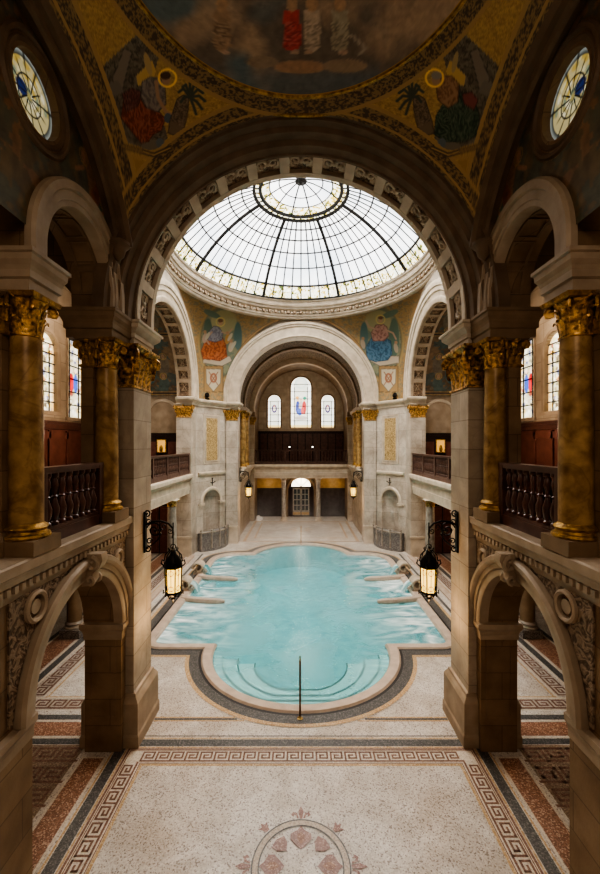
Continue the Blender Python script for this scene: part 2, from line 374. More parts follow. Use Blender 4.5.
def surf(name, P, C, mt, parent=None, both=False, **k):   # grid of points (nu,nv,3) with colours (nu,nv,4)
    nu, nv = P.shape[:2]; mb = MB(); mb.v = [tuple(p) for p in P.reshape(-1,3).tolist()]
    mb.f = [(i*nv+j, (i+1)*nv+j, (i+1)*nv+j+1, i*nv+j+1) for i in range(nu-1) for j in range(nv-1)]
    mb.m = [0]*len(mb.f); mb.col = C.reshape(-1,4)
    if parent is None: k.setdefault('loc', (0,0,0))
    return mb.build(name, mt, parent, smooth=True, fix=False, **k)

def chart(P):      # an orderly flat chart of a surface, used only to lay out the painted figures on it
    y = np.maximum(P[...,1], .3)
    return 301 + 400*P[...,0]/y, 444 - 400*(P[...,2]-EYE)/y

def SX(s):   # wall running in depth on side s : (u,z,t) -> (s*t, u, z)
    return lambda u, z, t: (s*t, u, z)
def FY(u, z, t): return (u, t, z)
side = {-1: 'left', 1: 'right'}

def arcpts(cu, r, cz, n=28, a0=PI, a1=0):
    return [(cu + r*math.cos(a0+(a1-a0)*i/n), cz + r*math.sin(a0+(a1-a0)*i/n)) for i in range(n+1)]
def notched(u0, u1, z0, z1, notches):     # rectangle whose lower edge is cut by round arches (cu, r, spring)
    L = [(u0, z1), (u0, z0)]
    for cu, r, sp in notches: L += [(cu-r, z0)] + arcpts(cu, r, sp) + [(cu+r, z0)]
    return L + [(u1, z0), (u1, z1)]
def lancet(cu, hw, z0, sp, n=14): return [(cu-hw, z0)] + arcpts(cu, hw, sp, n) + [(cu+hw, z0)]
def circ(cu, cz, r, n=28): return [(cu + r*math.cos(2*PI*i/n), cz + r*math.sin(2*PI*i/n)) for i in range(n)]
def rect_mould(mb, x0, x1, y0, y1, prof, mi=0):
    mb.mould(prof, [(x0,y0),(x0,y1),(x1,y1),(x1,y0)], mi, closed=True)
def spiral(c, r0, turns, ax, az, n=26, start=0, r1=.12, dirn=1):
    c = Vector(c); ax = Vector(ax); az = Vector(az)
    return [c + (ax*math.cos(start+dirn*turns*2*PI*i/n) + az*math.sin(start+dirn*turns*2*PI*i/n))*(r0*(1-(1-r1)*i/n)) for i in range(n+1)]

# ------------------------------------------------------------------ capitals, columns, piers
def leaf(mb, p, o, h, w, curl=.30, mi=0):
    p = Vector(p); o = Vector(o).normalized(); t = Vector((-o.y, o.x, 0)); up = Vector((0,0,1))
    pr = [(0,0,.75),(.04,.35,1),(.10,.68,1.0),(.24,.93,.85),(.38,.96,.6),(.42,.82,.25)]
    vs = []
    for q, z, k in pr:
        c = p + o*(q*h*curl/.30*.8) + up*(z*h)
        for e, d in ((-.5,-.02),(-.25,.015),(0,.045),(.25,.015),(.5,-.02)): vs.append(c + t*(e*w*k) + o*(d*h))
    n = 5; fs = [(i*n+j, i*n+j+1, (i+1)*n+j+1, (i+1)*n+j) for i in range(len(pr)-1) for j in range(n-1)]
    mb.add(vs, fs, mi)

def volute(mb, c, d, r, th, mi=0):
    d = Vector(d).normalized(); mb.tube(spiral(c, r, 1.4, d, Vector((0,0,1)), 18, PI*.6, .15, -1), th, 5, mi, rs=[th*(1-.5*i/18) for i in range(19)])
    t = Vector((-d.y, d.x, 0)); mb.obox(Vector(c), d*r*.75, t*th*.7, Vector((0,0,r*.75)), mi)

def cap_round(r, h, over=1.55):
    mb = MB(); mb.lathe([(r*1.0,0),(r*1.12,.02*h),(r*1.12,.06*h),(r*.98,.08*h),(r*.98,.5*h),(r*1.15,.75*h),(r*1.4,.88*h)], n=20)
    for k in range(8):
        a = 2*PI*k/8; leaf(mb, (r*math.cos(a), r*math.sin(a), .06*h), (math.cos(a), math.sin(a), 0), h*.42, r*.72)
        a += PI/8; leaf(mb, (r*math.cos(a), r*math.sin(a), .30*h), (math.cos(a), math.sin(a), 0), h*.42, r*.66)
    for k in range(4):
        a = PI/4 + k*PI/2; d = (math.cos(a), math.sin(a), 0)
        volute(mb, (d[0]*r*1.65, d[1]*r*1.65, h*.74), d, h*.14, r*.11)
    for k in range(4):
        a = k*PI/2; mb.ball((math.cos(a)*r*1.42, math.sin(a)*r*1.42, h*.92), r*.18, 8)
    ab = MB(); q = r*over; rect_mould(ab, -q*.86, q*.86, -q*.86, q*.86, [(0,.88*h),(.05*r*4,.90*h),(.08*r*4,h),(-q*.86,h)])
    return mb, ab
def cap_rect(x0, x1, y0, y1, h):
    mb = MB(); mb.box(x0, x1, y0, y1, 0, h*.92); e = .03
    rect_mould(mb, x0, x1, y0, y1, [(0,0),(.03,.01),(.03,.05),(0,.06)])
    for (ax, ay, bx, by, ox, oy) in ((x0,y0,x1,y0,0,-1),(x1,y0,x1,y1,1,0),(x1,y1,x0,y1,0,1),(x0,y1,x0,y0,-1,0)):
        L = math.hypot(bx-ax, by-ay); n = max(2, round(L/(.30*h)))
        for i in range(n):
            k = (i+.5)/n; leaf(mb, (ax+(bx-ax)*k, ay+(by-ay)*k, .06*h), (ox,oy,0), h*.42, L/n*.95)
        for i in range(n+1):
            k = i/n; leaf(mb, (ax+(bx-ax)*k, ay+(by-ay)*k, .32*h), (ox,oy,0), h*.40, L/n*.8)
        k = .5; mb.ball((ax+(bx-ax)*k+ox*.09*h, ay+(by-ay)*k+oy*.09*h, h*.9), .10*h, 8)
    for x, y in ((x0,y0),(x1,y0),(x1,y1),(x0,y1)):
        d = Vector((1 if x == x1 else -1, 1 if y == y1 else -1, 0)).normalized()
        volute(mb, (x+d.x*.12*h, y+d.y*.12*h, h*.74), d, h*.15, h*.045)
    ab = MB(); rect_mould(ab, x0, x1, y0, y1, [(0,.86*h),(.07*h,.88*h),(.18*h,.95*h),(.18*h,h),(-(x1-x0)/2,h)])
    return mb, ab

IMP = lambda z0, z1, p: [(0,z0),(.02,z0),(.02,z0+(z1-z0)*.28),(.05,z0+(z1-z0)*.32),(.05,z0+(z1-z0)*.5),(p*.5,z0+(z1-z0)*.6),(p*.75,z0+(z1-z0)*.72),(p*.8,z0+(z1-z0)*.86),(p,z0+(z1-z0)*.9),(p,z1),(0,z1)]
BASEP = lambda r, h: [(r*1.38,0),(r*1.42,.12*h),(r*1.36,.28*h),(r*1.2,.34*h),(r*1.14,.5*h),(r*1.22,.6*h),(r*1.28,.7*h),(r*1.2,.82*h),(r*1.06,.9*h),(r*1.0,h)]

def column(loc, z0, z1, r, caph, mats, label, group, cat='column', plinth=.18, name='column'):
    t = empty(name, (loc[0], loc[1], z0), 0, label, cat, group); H = z1-z0
    mb = MB(); mb.box(-r*1.42, r*1.42, -r*1.42, r*1.42, 0, plinth); mb.build('plinth', mats[0], t)
    mb = MB(); mb.lathe([(a, b+plinth) for a, b in BASEP(r, r*.95)], n=28); mb.build('base', mats[1], t, smooth=True)
    zt = plinth + r*.95; zc = H-caph
    mb = MB(); mb.lathe([(r, zt),(r, zt+(zc-zt)*.35),(r*.97, zt+(zc-zt)*.7),(r*.9, zc-.04),(r*.9, zc)], n=28); mb.build('shaft', mats[2], t, smooth=True)
    a, b = cap_round(r*.9, caph); c = a.build('capital', mats[3], t, smooth=True, ang=50); c.location = (0,0,zc)
    b.build('abacus', mats[3] if len(mats) < 5 else mats[4], c)
    return t

# ------------------------------------------------------------------ FLOOR with the pool cut out
def pool_outline(d, n1=48, n2=6, n3=10, n4=40):
    pts = []; R = 2.36+d; c = 10.95; a = math.asin((.25-d)/R)
    for i in range(n1+1):
        q = PI-a + (PI+2*a)*i/n1; pts.append((R*math.cos(q), c+R*math.sin(q)))
    def arc(cx, cy, r, q0, q1, n):
        for i in range(n+1):
            q = q0+(q1-q0)*i/n; pts.append((cx+r*math.cos(q), cy+r*math.sin(q)))
    arc(3.85, 11.5, .3+d, -PI/2, 0, n2); arc(3.15, 19.3, 1.0+d, 0, PI/2, n3)
    b = math.asin((.4+d)/R)
    for i in range(n4+1):
        q = b + (PI-2*b)*i/n4; pts.append((R*math.cos(q), 19.9+R*math.sin(q)))
    arc(-3.15, 19.3, 1.0+d, PI/2, PI, n3); arc(-3.85, 11.5, .3+d, PI, 1.5*PI, n2)
    return pts
def ringstrip(mb, d0, z0, d1, z1, mi=0):
    A = pool_outline(d0); B = pool_outline(d1); n = len(A)
    mb.add([(x,y,z0) for x,y in A] + [(x,y,z1) for x,y in B], [(i,(i+1)%n,n+(i+1)%n,n+i) for i in range(n)], mi)
def flat(mb, pts, z, mi=0):
    tr = tessellate_polygon([[Vector((x,y,0)) for x,y in pts]]); mb.add([(x,y,z) for x,y in pts], [tuple(t) for t in tr], mi)

mb = MB(); mb.plate([(-9.2,-2.5),(9.2,-2.5),(9.2,32.2),(-9.2,32.2)], [list(reversed(pool_outline(.3)))], lambda u, z, t: (u, z, t), -.3, 0)
struct('floor', mb, M['terrazzo'], label='pale speckled terrazzo floor of the hall')
def trim(name, mb, m, label): return struct(name, mb, m, label=label)
tn = [0]
def T():
    tn[0] += 1; return 'trim_%d' % tn[0]
# pool
pool = empty('bathing_pool', (0, 15.5, 0), 0, 'large turquoise steaming pool with lobed stone rim in the middle of the hall', 'pool')
off = (0, -15.5, 0)
def pbuild(name, mb, m, **k):
    mb.v = [(a, b-15.5, c) for a, b, c in mb.v]; return mb.build(name, m, pool, **k)
mb = MB(); ringstrip(mb, 0, -1.3, 0, -.10); pbuild('basin_wall', mb, M['pooltile'])
mb = MB(); ringstrip(mb, 0, -.10, 0, -.02); ringstrip(mb, 0, -.02, .04, .035); ringstrip(mb, .04, .035, .26, .045); ringstrip(mb, .26, .045, .30, .0); ringstrip(mb, .30, 0, .30, -.3)
pbuild('coping', mb, M['coping'], smooth=True)
mb = MB(); flat(mb, pool_outline(.02), -1.25); pbuild('pool_bed', mb, M['pooltile'])
mb = MB()
for k, (r, z) in enumerate(((2.1,-.15),(1.7,-.27),(1.25,-.39))):
    r0 = r
    pts = [(2.34*math.cos(q), 10.9+2.34*math.sin(q)) for q in [PI+.0+PI*i/40 for i in range(41)]]
    inn = [(r*math.cos(q), 10.9+ .0 + max(r*math.sin(q), -r*.93)) for q in [2*PI-PI*i/40 for i in range(41)]]
    mb.plate(pts + inn, [], lambda u, z_, t: (u, z_, t), -1.25, z)
nz = []
for (r, z) in ((2.1,-.14),(1.7,-.26),(1.25,-.38)):
    q_ = MB(); q_.tube([(r*math.cos(q), 10.9-15.5+max(r*math.sin(q), -r*.93), z) for q in [PI+PI*i/40 for i in range(41)]], .022, 5); q_.build('step_nosing', noisy('dark_step_edge', (.03,.10,.10), (.05,.15,.14), 4), pool)
pbuild('submerged_steps', mb, noisy('pale_submerged_step', (.80,.86,.82), (.88,.92,.90), 4))
mb = MB(); flat(mb, pool_outline(.01), -.055); pbuild('water', mb, M['water'], fix=False)
mb = MB(); ringstrip(mb, .30, .008, .36, .008); trim(T(), mb, M['bandblack'], 'black line around the pool rim')
mb = MB(); ringstrip(mb, .36, .008, .60, .008); trim(T(), mb, M['bandgrey'], 'grey mosaic band around the pool')
mb = MB(); ringstrip(mb, .60, .008, .70, .008); trim(T(), mb, M['bandtan'], 'ochre mosaic line around the pool')
# stone arms and scroll spouts in the pool
for s in (-1, 1):
    for y, x1, nm in ((14.25, 2.72, 'nearer'), (16.6, 2.62, 'farther')):
        pts = []
        for i in range(13):
            k = i/12; pts.append((s*(4.30-(4.30-x1)*k), y + .28*(k-1)**2 - .0, -.02))
        mb = MB(); rs = [.13 if i < 11 else (.11 if i == 11 else .06) for i in range(13)]; mb.tube(pts, .12, 8, rs=rs)
        pbuild('stone_arm', mb, M['coping'], smooth=True)
    for y, nm in ((15.35, 'nearer'), (17.4, 'farther')):
        t = empty('water_spout', (s*4.42, y, .04), 0, '%s carved stone scroll spout on the %s pool edge' % (nm, side[s]), 'spout', 'scroll spouts on the pool edge')
        mb = MB()
        for w in (-.2, -.1, 0, .1, .2):
            mb.tube([(-s*(p.x), w, p.z+.2) for p in spiral((0,0,0), .26, 1.1, (1,0,0), (0,0,1), 20, PI, .25, -1)], .055, 6)
        mb.build('scroll', M['smooth'], t, smooth=True)
        mb = MB(); mb.box(-.2, .2, -.26, .26, -.04, .05); mb.build('foot', M['coping'], t)
        mb = MB(); 
        for w in np.linspace(-.16, .16, 6):
            mb.tube([(-s*(.22+.1*i), w, .26-.04*i*i) for i in range(4)], .028, 5)
        mb.build('water_jet', M['water'], t, smooth=True)
# handrail
t = empty('pool_handrail', (0, 8.2, 0), 0, 'slim upright brass handrail at the near pool steps', 'handrail')
mb = MB(); mb.tube([(-.02,-.05,0),(-.02,-.05,1.0),(-.02,-.02,1.08),(-.02,.05,1.12)], .02, 8); mb.build('post', noisy('dark_bronze', (.10,.04,.02), (.16,.08,.03), 8, rough=.3, metal=.5), t, smooth=True)
mb = MB(); mb.tube([(-.02,.05,1.12),(-.02,.3,1.08),(-.02,1.4,.1),(-.02,1.5,-.3)], .022, 8); mb.build('rail', M['brass'], t, smooth=True)
mb = MB(); mb.lathe([(.06,0),(.06,.015),(.03,.03),(.022,.06)], -.02, -.05, 14); mb.build('foot_flange', M['brass'], t, smooth=True)
t = empty('pool_handrail', (0, 22.35, 0), 0, 'distant thin handrail at the far pool steps', 'handrail')
mb = MB(); mb.tube([(0,.1,0),(0,.1,1.0),(0,-.1,1.05),(0,-1,.2)], .02, 6); mb.build('rail', M['brass'], t, smooth=True)

# near bay floor frames
def frame(mb, o0, o1, z=.004, mi=0):   # mitred frame between two offsets from the near field (inner half width 2.77 / y 6.96)
    def rc(o): return [(-o, 1.64-(o-2.77)), (o, 1.64-(o-2.77)), (o, 6.96+o-2.77), (-o, 6.96+o-2.77)]
    a, b = rc(o0), rc(o1); mb.add([(x,y,z) for x,y in a]+[(x,y,z) for x,y in b], [(i,(i+1)%4,4+(i+1)%4,4+i) for i in range(4)], mi)
mb = MB(); frame(mb, 2.765, 2.81, .003, 0); trim(T(), mb, M['bandtan'], 'inner ochre line of the floor border')
mb = MB(); frame(mb, 2.81, 3.13, .003, 0); trim(T(), mb, M['cream'], 'cream ground of the meander floor border')
mb = MB(); frame(mb, 3.13, 3.165, .003, 0); frame(mb, 2.815, 2.83, .006); frame(mb, 3.10, 3.115, .006); trim(T(), mb, M['key'], 'thin brown lines of the floor border')
mb = MB(); frame(mb, 3.22, 3.39, .003, 0); trim(T(), mb, M['bandgrey'], 'dark grey outer band of the floor border')
mb = MB(); frame(mb, 3.175, 3.205, .003); frame(mb, 3.405, 3.435, .003); trim(T(), mb, M['bandtan'], 'ochre lines beside the grey floor band')
def key_strip(mb, x0, y0, dx, dy, L, u, z=.006):     # meander along direction d, height on its left side
    tile = [((0,0),(0,6)),((0,6),(6,6)),((6,6),(6,2)),((6,2),(2,2)),((2,2),(2,4)),((2,4),(4,4)),((0,0),(8,0))]
    n = max(1, round(L/(8*u))); us = L/(8*n)
    for k in range(n):
        for (a, b), (c, d) in tile:
            p0, p1 = min(a,c), max(a,c); q0, q1 = min(b,d), max(b,d); p0 += k*8; p1 += k*8
            R = [(p0-.0, q0), (p1+1, q0), (p1+1, q1+1), (p0, q1+1)]
            vs = [(x0+dx*p*us-dy*q*u, y0+dy*p*us+dx*q*u, z) for p, q in R]; mb.add(vs, [(0,1,2,3)])
u = .033
kb = MB(); ko = 2.855
key_strip(kb, -ko, 6.96+ko-2.77, 1, 0, 2*ko, u)
key_strip(kb, -ko, 1.7, 0, 1, 6.96-1.7+.05, u)
kb2 = MB(); key_strip(kb2, -ko, 1.7, 0, 1, 6.96-1.7+.05, u); 
kb.add([(-x, y, z) for x, y, z in kb2.v], kb2.f)
trim(T(), kb, M['key'], 'brown Greek key meander in the near floor border')
# granite panels, threshold and bands between the piers
mb = MB()
for s in (-1, 1):
    mb.box(s*3.52, s*3.87, 4.9, 7.12, 0, .004)
    mb.box(s*4.05, s*8.2, 7.68, 8.05, 0, .004); mb.box(s*6.45, s*7.05, 8.3, 20.5, 0, .004)
trim(T(), mb, M['granite'], 'red granite mosaic panels between the piers and in the aisles')
mb = MB()
for s in (-1, 1):
    mb.box(s*3.48, s*3.505, 4.9, 7.15, 0, .005); mb.box(s*3.885, s*3.91, 4.9, 7.15, 0, .005); mb.box(s*3.48, s*3.91, 7.13, 7.155, 0, .005)
    for y in (7.62, 8.07, 8.40, 8.80): mb.box(s*4.0, s*6.2, y, y+.035, 0, .005)
    for x in (5.66, 6.12, 6.38, 7.07): mb.box(s*x, s*(x+.04), 8.4, 20.5, 0, .005)
trim(T(), mb, M['cream'], 'cream mosaic lines framing the granite panels')
mb = MB()
for s in (-1, 1):
    mb.box(s*4.0, s*8.2, 7.46, 7.6, 0, .004); mb.box(s*4.0, s*8.2, 8.13, 8.27, 0, .004); mb.box(s*6.18, s*6.35, 8.3, 20.5, 0, .004); mb.box(s*7.13, s*7.25, 8.3, 20.5, 0, .004)
[mb.box(q*1.3, q*2.98, 8.11, 8.17, 0, .003) for q in (-1,1)]; mb.box(-3.4, 3.4, 7.66, 7.68, 0, .003)
for s in (-1, 1): mb.box(s*4.96, s*5.06, 11.0, 20.4, 0, .004)
trim(T(), mb, M['bandgrey'], 'grey mosaic bands across hall and aisles')
mb = MB(); [(mb.box(q*1.15, q*2.98, 8.075, 8.11, 0, .003), mb.box(q*1.35, q*2.98, 8.17, 8.21, 0, .003)) for q in (-1,1)]
for s in (-1, 1): mb.box(s*4.0, s*5.7, 8.83, 8.87, 0, .004); mb.box(s*5.58, s*5.62, 8.83, 20.4, 0, .004)
trim(T(), mb, M['bandtan'], 'ochre mosaic lines before the pool')
mb = MB()
for s in (-1, 1):
    a = MB(); key_strip(a, -6.1, 8.46, 1, 0, 2.1, .042); key_strip(a, -5.72, 8.9, 0, 1, 11.4, .045)
    for j in range(12): key_strip(a, -8.0, 2.2+j*.44, 1, 0, 4.0, .048) 
    mb.add([((x if s < 0 else -x), y, z) for x, y, z in a.v], a.f)
trim(T(), mb, M['key'], 'brown meander borders in the side aisles')
mb = MB(); [mb.box(q*4.0, q*8.15, -1, 7.44, 0, .003) for q in (-1,1)]; trim(T(), mb, chips('shaded_tan_mosaic', (.22,.15,.10), (.29,.21,.15), (.38,.29,.21), 60), 'tan mosaic field darkened as if in dim light, near side aisles')  # darker ground stands in for the dim light of the aisles
# floor medallion
t = empty('floor_medallion', (0, 5.3, .002), 0, 'round pink mosaic medallion with fleurs set in the near floor', 'medallion')
def annulus(mb, r0, r1, z, n=64): mb.add([(r0*math.cos(2*PI*i/n), r0*math.sin(2*PI*i/n), z) for i in range(n)]+[(r1*math.cos(2*PI*i/n), r1*math.sin(2*PI*i/n), z) for i in range(n)], [(i,(i+1)%n,n+(i+1)%n,n+i) for i in range(n)])
PK = chips('dusty_pink_mosaic', (.24,.13,.11), (.30,.17,.14), (.42,.28,.23), 60)
mb = MB(); annulus(mb, .555, .575, .004); annulus(mb, .645, .665, .004); mb.build('outline_rings', M['bandgrey'], t)
mb = MB(); annulus(mb, .575, .645, .004); mb.build('ring', chips('tan_mosaic', (.42,.34,.26), (.5,.42,.33), (.36,.28,.22), 60), t)
mb = MB()
for k in range(8):
    a = k*PI/4+PI/2; R = Matrix.Rotation(a-PI/2, 3, 'Z')
    def P(L, z, tgt):
        v = [R @ Vector((x, y, z)) for x, y in L]; tr = tessellate_polygon([[Vector((x,y,0)) for x,y in L]]); tgt.add(v, [tuple(q) for q in tr])
    if k % 2 == 0:
        P([(0,.56),(-.05,.50),(-.15,.44),(-.15,.36),(-.06,.27),(0,.22),(.06,.27),(.15,.36),(.15,.44),(.05,.50)], .005, mb)
        md = MB(); P([(0,.47),(-.05,.42),(-.05,.35),(0,.29),(.05,.35),(.05,.42)], .008, md); md.build('petal_heart', M['granite'], t, fix=False)
        P([(0,.88),(-.04,.79),(-.02,.67),(.02,.67),(.04,.79)], .005, mb)
        for q in (-1,1): P([(q*.03,.68),(q*.06,.76),(q*.12,.78),(q*.15,.73),(q*.11,.70),(q*.10,.74),(q*.07,.72),(q*.06,.68)], .005, mb)
    else:
        P([(0,.50),(-.12,.46),(-.09,.36),(0,.28),(.09,.36),(.12,.46)], .005, mb)
        P([(0,.84),(-.03,.78),(-.09,.80),(-.05,.74),(-.03,.68),(.03,.68),(.05,.74),(.09,.80),(.03,.78)], .005, mb)
mb.build('fleur_petals', PK, t, fix=False)

# ------------------------------------------------------------------ NEAR BAY, both sides
for s in (-1, 1):
    f = SX(s); nm = side[s]
    # arcade wall above the piers, with its round arches
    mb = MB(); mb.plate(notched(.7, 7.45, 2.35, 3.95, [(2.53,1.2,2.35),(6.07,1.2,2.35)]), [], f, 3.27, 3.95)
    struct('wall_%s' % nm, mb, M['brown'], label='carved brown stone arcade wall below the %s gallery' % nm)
    # piers of the arcade
    for y0, y1, w in ((7.27, 7.449, 'beside the great arch'), (3.73, 4.87, 'nearest the viewer')):
        t = empty('arcade_pier', (s*3.6, (y0+y1)/2, 0), 0, 'brown stone pier of the %s lower arcade %s' % (nm, w), 'pier', None)
        h = (y1-y0)/2
        mb = MB(); mb.box(-.33, .33, -h, h, 0, 2.35)
        for a, b in ((-.24,.24),): 
            for (p0,p1,q0,q1) in ((a,b,.62,.66),(a,b,2.02,2.06),(a,a+.04,.66,2.02),(b-.04,b,.66,2.02)): mb.box(p0, p1, -h-.015, -h+.01, q0, q1)
        mb.build('shaft', M['brown'], t)
        mb = MB(); mb.mould([(0,0),(.06,0),(.06,.30),(.045,.34),(.02,.40),(0,.42)], [(.33,h),(.33,-h),(-.33,-h),(-.33,h)][::-1]); mb.build('base', M['brownm'], t)
        mb = MB(); mb.mould([(0,2.05),(.02,2.05),(.02,2.14),(.035,2.2),(.07,2.26),(.07,2.34),(0,2.36)], [(-.33,h),(-.33,-h),(.33,-h),(.33,h)][::1][::-1][::-1]) if False else mb.mould([(0,2.05),(.02,2.05),(.02,2.14),(.035,2.2),(.07,2.26),(.07,2.34),(0,2.36)], [(-.33,h),(-.33,-h),(.33,-h),(.33,h)][::-1])
        mb.build('impost', M['midm'], t)
    # moulded arch + keystone + spandrels
    t = empty('arcade_arch', (s*3.27, 6.07, 2.35), 0, 'moulded round arch with scroll keystone in the %s lower arcade' % nm, 'arch')
    def loc(mb): mb.v = [(a-s*3.27, b-6.07, c-2.35) for a, b, c in mb.v]; return mb
    mb = MB(); mb.sweep([(1.19,3.40),(1.19,3.24),(1.22,3.22),(1.29,3.22),(1.29,3.24),(1.31,3.20),(1.39,3.20),(1.40,3.17),(1.44,3.14),(1.50,3.14),(1.53,3.18),(1.53,3.28)], 6.07, 2.35, f, 48, closed=True); loc(mb).build('archivolt', M['midm'], t, smooth=True, ang=35)
    L = notched(4.45, 7.38, 2.42, 3.82, [(6.07,1.55,2.35)])
    mb = MB(); mb.plate([(4.45,3.82),(4.45,2.42)] + [(4.5,2.42)] + [p for p in arcpts(6.07,1.555,2.35,32) if p[1] > 2.42 and p[0] < 7.38] + [(7.38,3.2),(7.38,3.82)], [circ(7.08,3.58,.17), circ(4.88,3.62,.2)], f, 3.245, 3.28); loc(mb).build('spandrel_relief', M['relief'], t)
    for cy, cz, r in ((7.08,3.58,.17),(4.88,3.62,.2)):
        mb = MB()
        mb.sweep([(r,3.28),(r,3.21),(r-.03,3.19),(r-.06,3.21),(r-.06,3.28)], cy, cz, f, 24, a0=0, a1=2*PI); mb.tube([f(cy, cz, 3.27), f(cy, cz, 3.23)], r*.45, 12); loc(mb).build('medallion', M['midm'], t, smooth=True)
    mb = MB()
    for w in (-.10,.10):
        P = spiral((0,0,0), .11, 1.1, (1,0,0), (0,0,1), 14, PI/2, .2, -1); mb.tube([(s*(3.12-p.x*.9), 6.07+w, 3.80+p.z) for p in P], .035, 6)
        P = spiral((0,0,0), .07, 1.0, (1,0,0), (0,0,1), 12, -PI/2, .2, 1); mb.tube([(s*(3.15-p.x), 6.07+w, 3.56+p.z) for p in P], .028, 6)
    prof = [(3.28,3.95),(2.99,3.95),(2.97,3.85),(3.02,3.74),(3.12,3.66),(3.10,3.56),(3.14,3.49),(3.28,3.46)]
    mb.plate([(a, b) for a, b in prof], [], lambda u, z, t_: (s*u, t_, z), 5.98, 6.16)
    loc(mb).build('scroll_keystone', M['midm'], t, smooth=True)
    # cornice (gallery ledge)
    ys = [(s*3.27, 7.47), (s*3.27, .7)]
    if s > 0: ys = ys[::-1]
    t = empty('gallery_ledge', (s*3.27, 4, 3.82), 0, 'stone ledge with dentils along the %s gallery' % nm, 'ledge')
    mb = MB(); mb.mould([(-.68,3.82),(.01,3.82),(.02,3.9),(.035,3.92),(.035,4.0),(.075,4.02),(.085,4.08),(.10,4.12),(.13,4.14),(.13,4.25),(.11,4.27),(-.68,4.27)], ys)
    mb.v = [(a-s*3.27, b-4, c-3.82) for a, b, c in mb.v]; mb.build('ledge_moulding', M['midm'], t)
    mb = MB(); mb.box(-s*.03, -s*.075, -.03, .03, 0, .08); d0 = mb.build('dentil', M['midm'], t); d0.location = (0,-3.22,.10)
    for i in range(1, 56): inst(d0, (0, -3.22+i*.12, .10), parent=t)
    # gallery floor and outer walls, ceiling
    gpoly = [(3.6,.7),(3.6,8.3),(3.99,8.36),(5.49,12.5),(6.8,12.5),(6.8,.7)]
    mb = MB(); mb.plate(gpoly, [], lambda u, z, t_: (s*u, z, t_), 3.80, 4.18); struct('floor_gallery_%s' % nm, mb, M['midstone'], label='floor of the %s gallery' % nm)
    wins = [(10.9,.42,6.3,8.68),(9.62,.40,6.4,7.90),(8.34,.42,6.3,8.68),(6.6,.42,6.3,8.68),(5.0,.36,6.3,8.05)]
    mb = MB(); mb.plate([(.7,4.1),(12.5,4.1),(12.5,10.8),(.7,10.8)], [lancet(*w) for w in wins], f, 6.1, 6.4)
    struct('wall_%s_gallery' % nm, mb, M['midstone'], label='outer wall of the %s gallery' % nm)
    mb = MB(); mb.box(s*6.1, s*5.52, 12.4, 12.6, 4.1, 10.8); struct('wall_%s_gallery_end' % nm, mb, M['brown'], label='end wall of the %s gallery' % nm)
    mb = MB(); mb.plate([(3.96,.7),(3.99,8.36),(5.49,12.5),(6.4,12.5),(6.4,.7)], [], lambda u, z, t_: (s*u, z, t_), 10.6, 10.8); struct('ceiling_gallery_%s' % nm, mb, M['goldmosaic'], label='gold mosaic ceiling over the %s gallery' % nm)
    # transverse rib arches of the gallery
    for yy in (7.48,):
        mb = MB(); mb.plate(notched(3.97, 6.08, 7.5, 10.0, [(5.03,.9,7.9)]), [], lambda u, z, t_: (s*u, t_, z), yy, yy+.4)
        o = mb.build('gallery_rib_arch', M['brown']); tag(o, '%s brown stone arch spanning the %s gallery passage' % ('nearer' if yy < 9 else 'farther', nm), 'arch', None)
    # stained windows of the gallery
    for wi, (cu, hw, z0, sp) in enumerate(wins):
        if wi > 3: continue
        nu, nv = 26, 120; zt = sp+hw
        U, V = np.meshgrid(np.linspace(-1, 1, nu), np.linspace(0, 1, nv), indexing='ij'); Z = z0+(zt-z0)*V
        lim = np.where(Z > sp, np.sqrt(np.maximum(hw**2-(Z-sp)**2, 0)), hw); Yy = cu + U*lim
        Pm = np.stack([np.full(U.shape, s*6.2), Yy, Z], -1)
        p = Paint(Yy-cu, Z-z0, (.60,.55,.40)); H = zt-z0
        R = random.Random(wi*7+3)
        for k in range(150):
            cx, cz = R.uniform(-hw,hw), R.uniform(0,H)
            p.ell(cx, cz, R.uniform(.02,.06), R.uniform(.03,.11), R.choice([(.7,.46,.12),(.85,.8,.66),(.85,.8,.66),(.10,.12,.25),(.35,.07,.04),(.45,.42,.2),(.12,.09,.05),(.9,.86,.75),(.25,.22,.12)]), R.uniform(0,3), k=.85)
        if wi in (0,2):
            for dx, c in ((-.1,(.5,.04,.04)),(.1,(.06,.12,.45))):
                p.ell(dx, H*.34, .11, .26, c); p.ell(dx, H*.46, .055, .06, (.8,.6,.45))
        p.put(np.abs(U) > .8, (.55,.36,.15), .7); p.put(np.abs(np.abs(U)-.8) < .04, (.05,.04,.03))
        p.grain(16, .45, wi)
        t = MB(); t.box(-.01,.01,-.01,.01,0,.01)
        w = empty('window_%s_%d' % (nm, wi+1), (s*6.1, cu, z0)); tag(w, 'round-headed stained glass window of the %s gallery' % nm, 'window', kind='structure')
        Pm = Pm - np.array([s*6.1, cu, z0]); surf('stained_pane', Pm, p.c, M['glasspaint'], w)
        mb = MB()
        for k in range(1, 8): mb.box(s*.07, s*.095, -hw, hw, H*k/8-.012, H*k/8+.012)
        for q in (-.5, .5): mb.box(s*.07, s*.095, q*hw-.008, q*hw+.008, 0, sp-z0)
        mb.build('lead_bars', M['lead'], w)
        mb = MB(); mb.sweep([(hw+.09,.0),(hw+.09,-.03),(hw+.02,-.03),(hw,.0),(hw,.12)], 0, sp-z0, lambda u, z, t_: (s*t_, u, z), 16, zbot=0); mb.build('stone_frame', M['midm'], w)
        mb = MB(); mb.box(s*.12, -s*.06, -hw-.12, hw+.12, -.09, 0); mb.build('sill', M['midm'], w)
